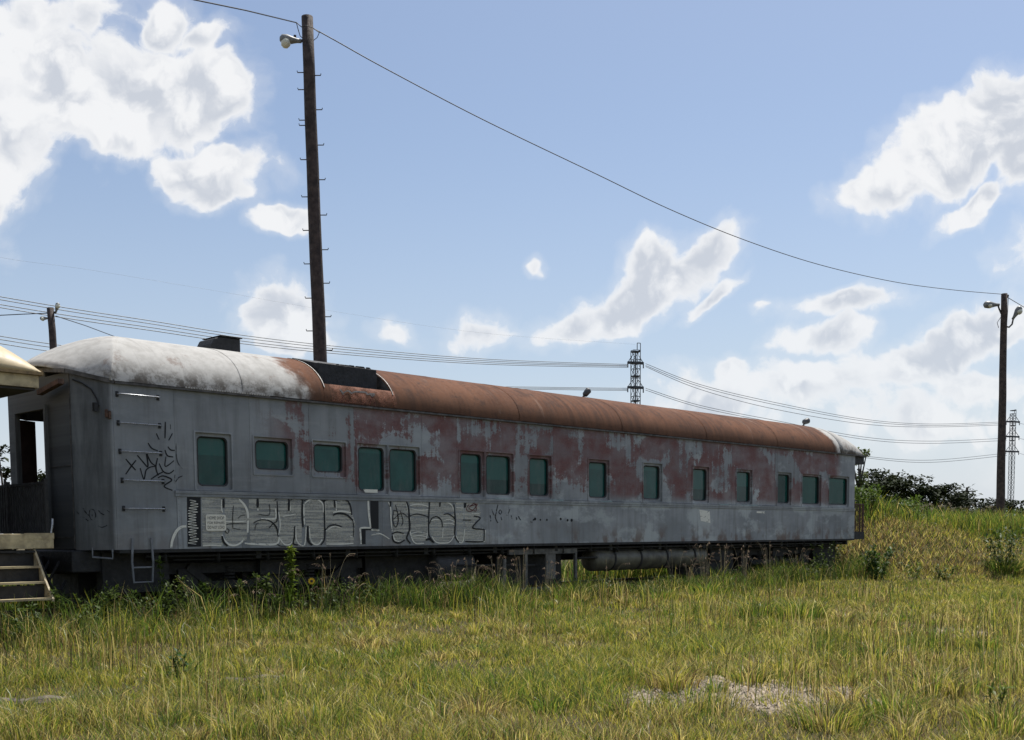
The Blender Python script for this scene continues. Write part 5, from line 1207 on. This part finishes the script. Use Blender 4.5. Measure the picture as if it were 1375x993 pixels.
for (px, dist, h, n, st, sp, lab) in [(227,.30,.95,240,2,.14,'dark green leafy weed right of the stirrup ladder'),(212,.45,.62,200,3,.2,'low leafy weed at the foot of the stirrup ladder'),(280,.45,.74,240,2,.13,'leafy weed under the notice card'),(318,.3,.6,150,2,.12,'small shaded weed between the notice card and the big green spike'),
        (350,.35,.85,260,3,.18,'dark shaded weed just left of the bright green spike'),(372,.7,.42,140,2,.12,'low weed left of the foot of the bright green spike'),(448,.4,.55,160,2,.14,'low dark weed right of the yellow flower'),(96,.30,.62,420,5,.42,'bushy green weed below the gap between the two railcars'),(130,.35,.55,380,5,.36,'bushy weed left of the stirrup ladder'),
        (64,.75,.5,300,5,.36,'bushy weed beside the cream railcar steps'),(30,.95,.36,260,4,.3,'low green weed in front of the cream railcar steps'),(500,.45,.5,200,3,.2,'weed beneath the right half of the graffiti'),(1115,.55,.95,420,4,.35,'leafy weed beside the far truck of the grey railcar'),(1140,.3,1.15,420,4,.35,'tall leafy weed at the far corner of the grey railcar'),(1098,.5,.6,240,3,.25,'low leafy weed left of the far corner weeds')]:
    upright_weed(in_front(px, dist), h, n, .085, (.035,.065,.014), (.085,.12,.026), lab, st, sp, .4)
P = hit(1178, 781); upright_weed(P, .95, 700, .13, (.035,.075,.018), (.07,.12,.03), 'round dark green bush at the foot of the bank', 7, .42, .2, name='leafy_bush')
P = hit(1352, 767); upright_weed(P, 1.35, 600, .15, (.03,.06,.016), (.09,.13,.03), 'dark green bush with pale leaf tips below the right lamp pole', 8, .5, .2, name='leafy_bush')
for (px, py, h, n, lab) in [(1228,776,.45,160,'small light green weed on the dry face of the bank'),(1268,778,.4,200,'low green weed clump right of the small weed on the bank'),(1150,776,.55,220,'green weed between the railcar end and the round bush'),(1345,705,1.1,260,'tall pale green weed on the bank in front of the right lamp pole'),(1362,704,1.2,260,'tallest pale green weed on the bank at the right edge')]:
    upright_weed(hit(px, py), h, n, .11, (.05,.09,.02), (.13,.17,.04), lab, 4, .3, .3)
upright_weed(hit(242, 922), .42, 160, .07, (.03,.07,.016), (.06,.11,.025), 'dark green upright weed in the field at lower left', 3, .09, .4)
upright_weed(hit(1332, 975), .30, 120, .06, (.10,.15,.03), (.16,.2,.04), 'small bright yellow-green weed at the lower right', 2, .07, .4)
# big shrubs on the shoulder of the bank behind the railcar's far end
for (px, Y, h, sp, n, lab) in [(1170,38.5,1.1,.55,1100,'tall green shrub right behind the far end of the grey railcar'),(1200,39.5,.85,.7,1000,'green shrub on the bank next to the railcar end'),(1160,42,1.55,.5,900,'tallest shrub half hidden by the railcar end'),(1232,41,.7,.8,800,'low green shrub in the middle of the bank top')]:
    X = at(px, 700, Y)[0]; upright_weed(np.array([X, Y, g1(X, Y)]), h, n, .16, (.045,.085,.018), (.10,.145,.03), lab, 14, sp, .25, name='green_shrub')
# yellow flower
P = in_front(418, .5); e = empty('yellow_flower', P, 0, 'single yellow wildflower with a dark centre in front of the railcar', 'flower')
h = at(417, 780, P[1])[2]-P[2]; MB().tube([(0, 0, -.02), (.02, 0, h*.5), (0, 0, h)], .006, 5).build('stem', M_STEM, e)
bm = MB(); n_ = (EYE-P); n_ /= np.linalg.norm(n_); s1 = np.cross(n_, (0, 0, 1)); s1 /= np.linalg.norm(s1); s2 = np.cross(s1, n_); c_ = np.array([0, 0, h])
for k in range(11):
    a = 2*math.pi*k/11; d = s1*math.cos(a)+s2*math.sin(a); t = -s1*math.sin(a)+s2*math.cos(a); bm.add([c_+d*.012, c_+d*.04+t*.014+n_*.008, c_+d*.062+n_*.002, c_+d*.04-t*.014+n_*.008], [(0, 1, 2, 3)])
bm.build('petals', M_PETAL, e); MB().tube([c_+n_*.002, c_+n_*.016, c_+n_*.02], [.022, .019, .006], 10).build('flower_centre', M_BROWN, e)
V, F, cc = leaf_cloud(np.stack([np.zeros(14), np.zeros(14), rng.random(14)*h*.7], 1), np.full(14, .09), shades(14, (.04,.08,.02), (.08,.12,.03))); arrays_mesh('foliage', V, F, M_LEAF, cc, parent=e)
for (px, dist, h, n, lab) in [(340,.6,.85,5,'few dry stalks left of the bright green weed spike'),(368,.5,.95,6,'dry bent stalks just left of the bright green weed spike'),(430,.5,.9,7,'dry grass clump right of the yellow flower'),(445,.45,1.05,5,'tall branching dry stalk right of the yellow flower'),(468,.5,.75,12,'pale dry grass clump under the black block of graffiti'),(533,.5,.7,8,'reddish dry stalks above the green hump of grass'),
        (580,.35,.75,12,'dry grass left of the underfloor drum'),(605,.4,.9,20,'dry seed-head grass in front of the underfloor drum'),(632,.35,.95,18,'arching dry grass right of the underfloor drum'),(668,.35,.95,18,'dry grass at the left end of the battery frame'),(702,.35,1.1,14,'tall reddish dry grass in front of the battery frame'),(735,.3,.85,14,'dry grass at the right half of the battery frame'),(815,.3,.8,5,'lone dry stalks at the left end of the long tank'),(905,.3,1.0,5,'lone dry stalks before the right half of the long tank'),
        (945,.4,1.15,16,'dry grass at the right end of the long tank'),(972,.4,1.05,18,'tall dry grass right of the long tank'),(1000,.4,1.1,18,'dry grass in front of the far truck'),(1032,.4,1.15,18,'tall pale dry grass right of the far truck centre'),(1070,.4,.95,16,'dry grass near the far end of the grey railcar'),(925,.45,.75,12,'low dry grass beneath the end of the long tank')]:
    seed_grass(in_front(px, dist), h, n, lab, .26)

# ------------------------------------------------------------------ trees
def tree(px, Y, ytop, width, label, n=2600, leaf=.34, c0=(.012,.019,.008), c1=(.026,.036,.014), crown_lo=.25, loose=1.0, name='broadleaf_tree'):
    top = at(px, ytop, Y); H = top[2]; foot = np.array([top[0], Y, g1(top[0], Y)]); H -= foot[2]
    e = empty(name, foot, 0, label, 'tree', 'trees beyond the bank' if px > 600 else None); bm = MB(); bm.tube([(0, 0, -.2), (.1, 0, H*.4), (0, .1, H*.75)], .18, 8, .05)
    cl = []
    for k in range(int(13*loose)):
        a = rng.random()*6.28; r = width*.5*(.15+.8*rng.random()**.7); z = H*(crown_lo+(1-crown_lo)*rng.random()**.8); r *= math.sqrt(max(.08, 1-((z/H-.5)/.56)**2))
        c = np.array([math.cos(a)*r, math.sin(a)*r, min(z, H*.95)]); cl.append((c, width*(.10+.11*rng.random()))); bm.tube([(0, 0, H*.3), (c*np.array([.4, .4, 1])+np.array([0, 0, H*.3]))/2, c], .07, 5, .02)
    bm.build('trunk', M_BARK, e, True)
    P = []
    for (c, r) in cl:
        m = n//len(cl); d = rng.normal(size=(m, 3)); d /= np.linalg.norm(d, axis=1, keepdims=True); P.append(c+d*r*(rng.random((m, 1))**.45)*np.array([1.15, 1.15, .75]))
    P = np.concatenate(P); P = P[P[:, 2] < H]; V, F, cc = leaf_cloud(P, np.full(len(P), leaf), shades(len(P), c0, c1), .1, .6); arrays_mesh('crown', V, F, M_TREE, cc, parent=e); return e
for a in [(1190,88,629,5.6,'dark tree with a high knobbly top right of the railcar end'),(1176,84,645,3.6,'small dark tree directly beside the railcar end'),(1218,92,640,5.5,'dark rounded tree second from the railcar end'),(1262,96,651,6.6,'broad dark tree in the middle of the far row'),(1288,98,664,4.5,'low dark tree right of the broad middle tree'),
          (1242,90,655,4.0,'small dark tree between the rounded and the broad tree'),(1325,100,670,6.0,'low dark tree behind the right lamp pole'),(1376,105,672,5.0,'low dark tree at the right edge of the picture')]: tree(*a)
for (px, Y, yt, w) in [(1240,60,677,3.0),(1275,62,680,3.0),(1310,62,681,3.0)]:
    tree(px, Y, yt, w, ['left','middle','right'][(1240,1275,1310).index(px)]+' one of three low brown thickets behind the bank grass', 900, .22, (.05,.042,.03), (.085,.07,.045), .1)
tree(1155, 48, 600, 1.3, 'thin pale sapling behind the far end of the grey railcar', 420, .18, (.10,.14,.05), (.16,.19,.08), .3, 1.0, 'sapling')
tree(3, 42, 600, 2.2, 'dark tree seen past the cream railcar at the left edge', 900, .26)
tree(66, 46, 632, 2.6, 'low dark tree seen in the gap between the two railcars', 900, .26)
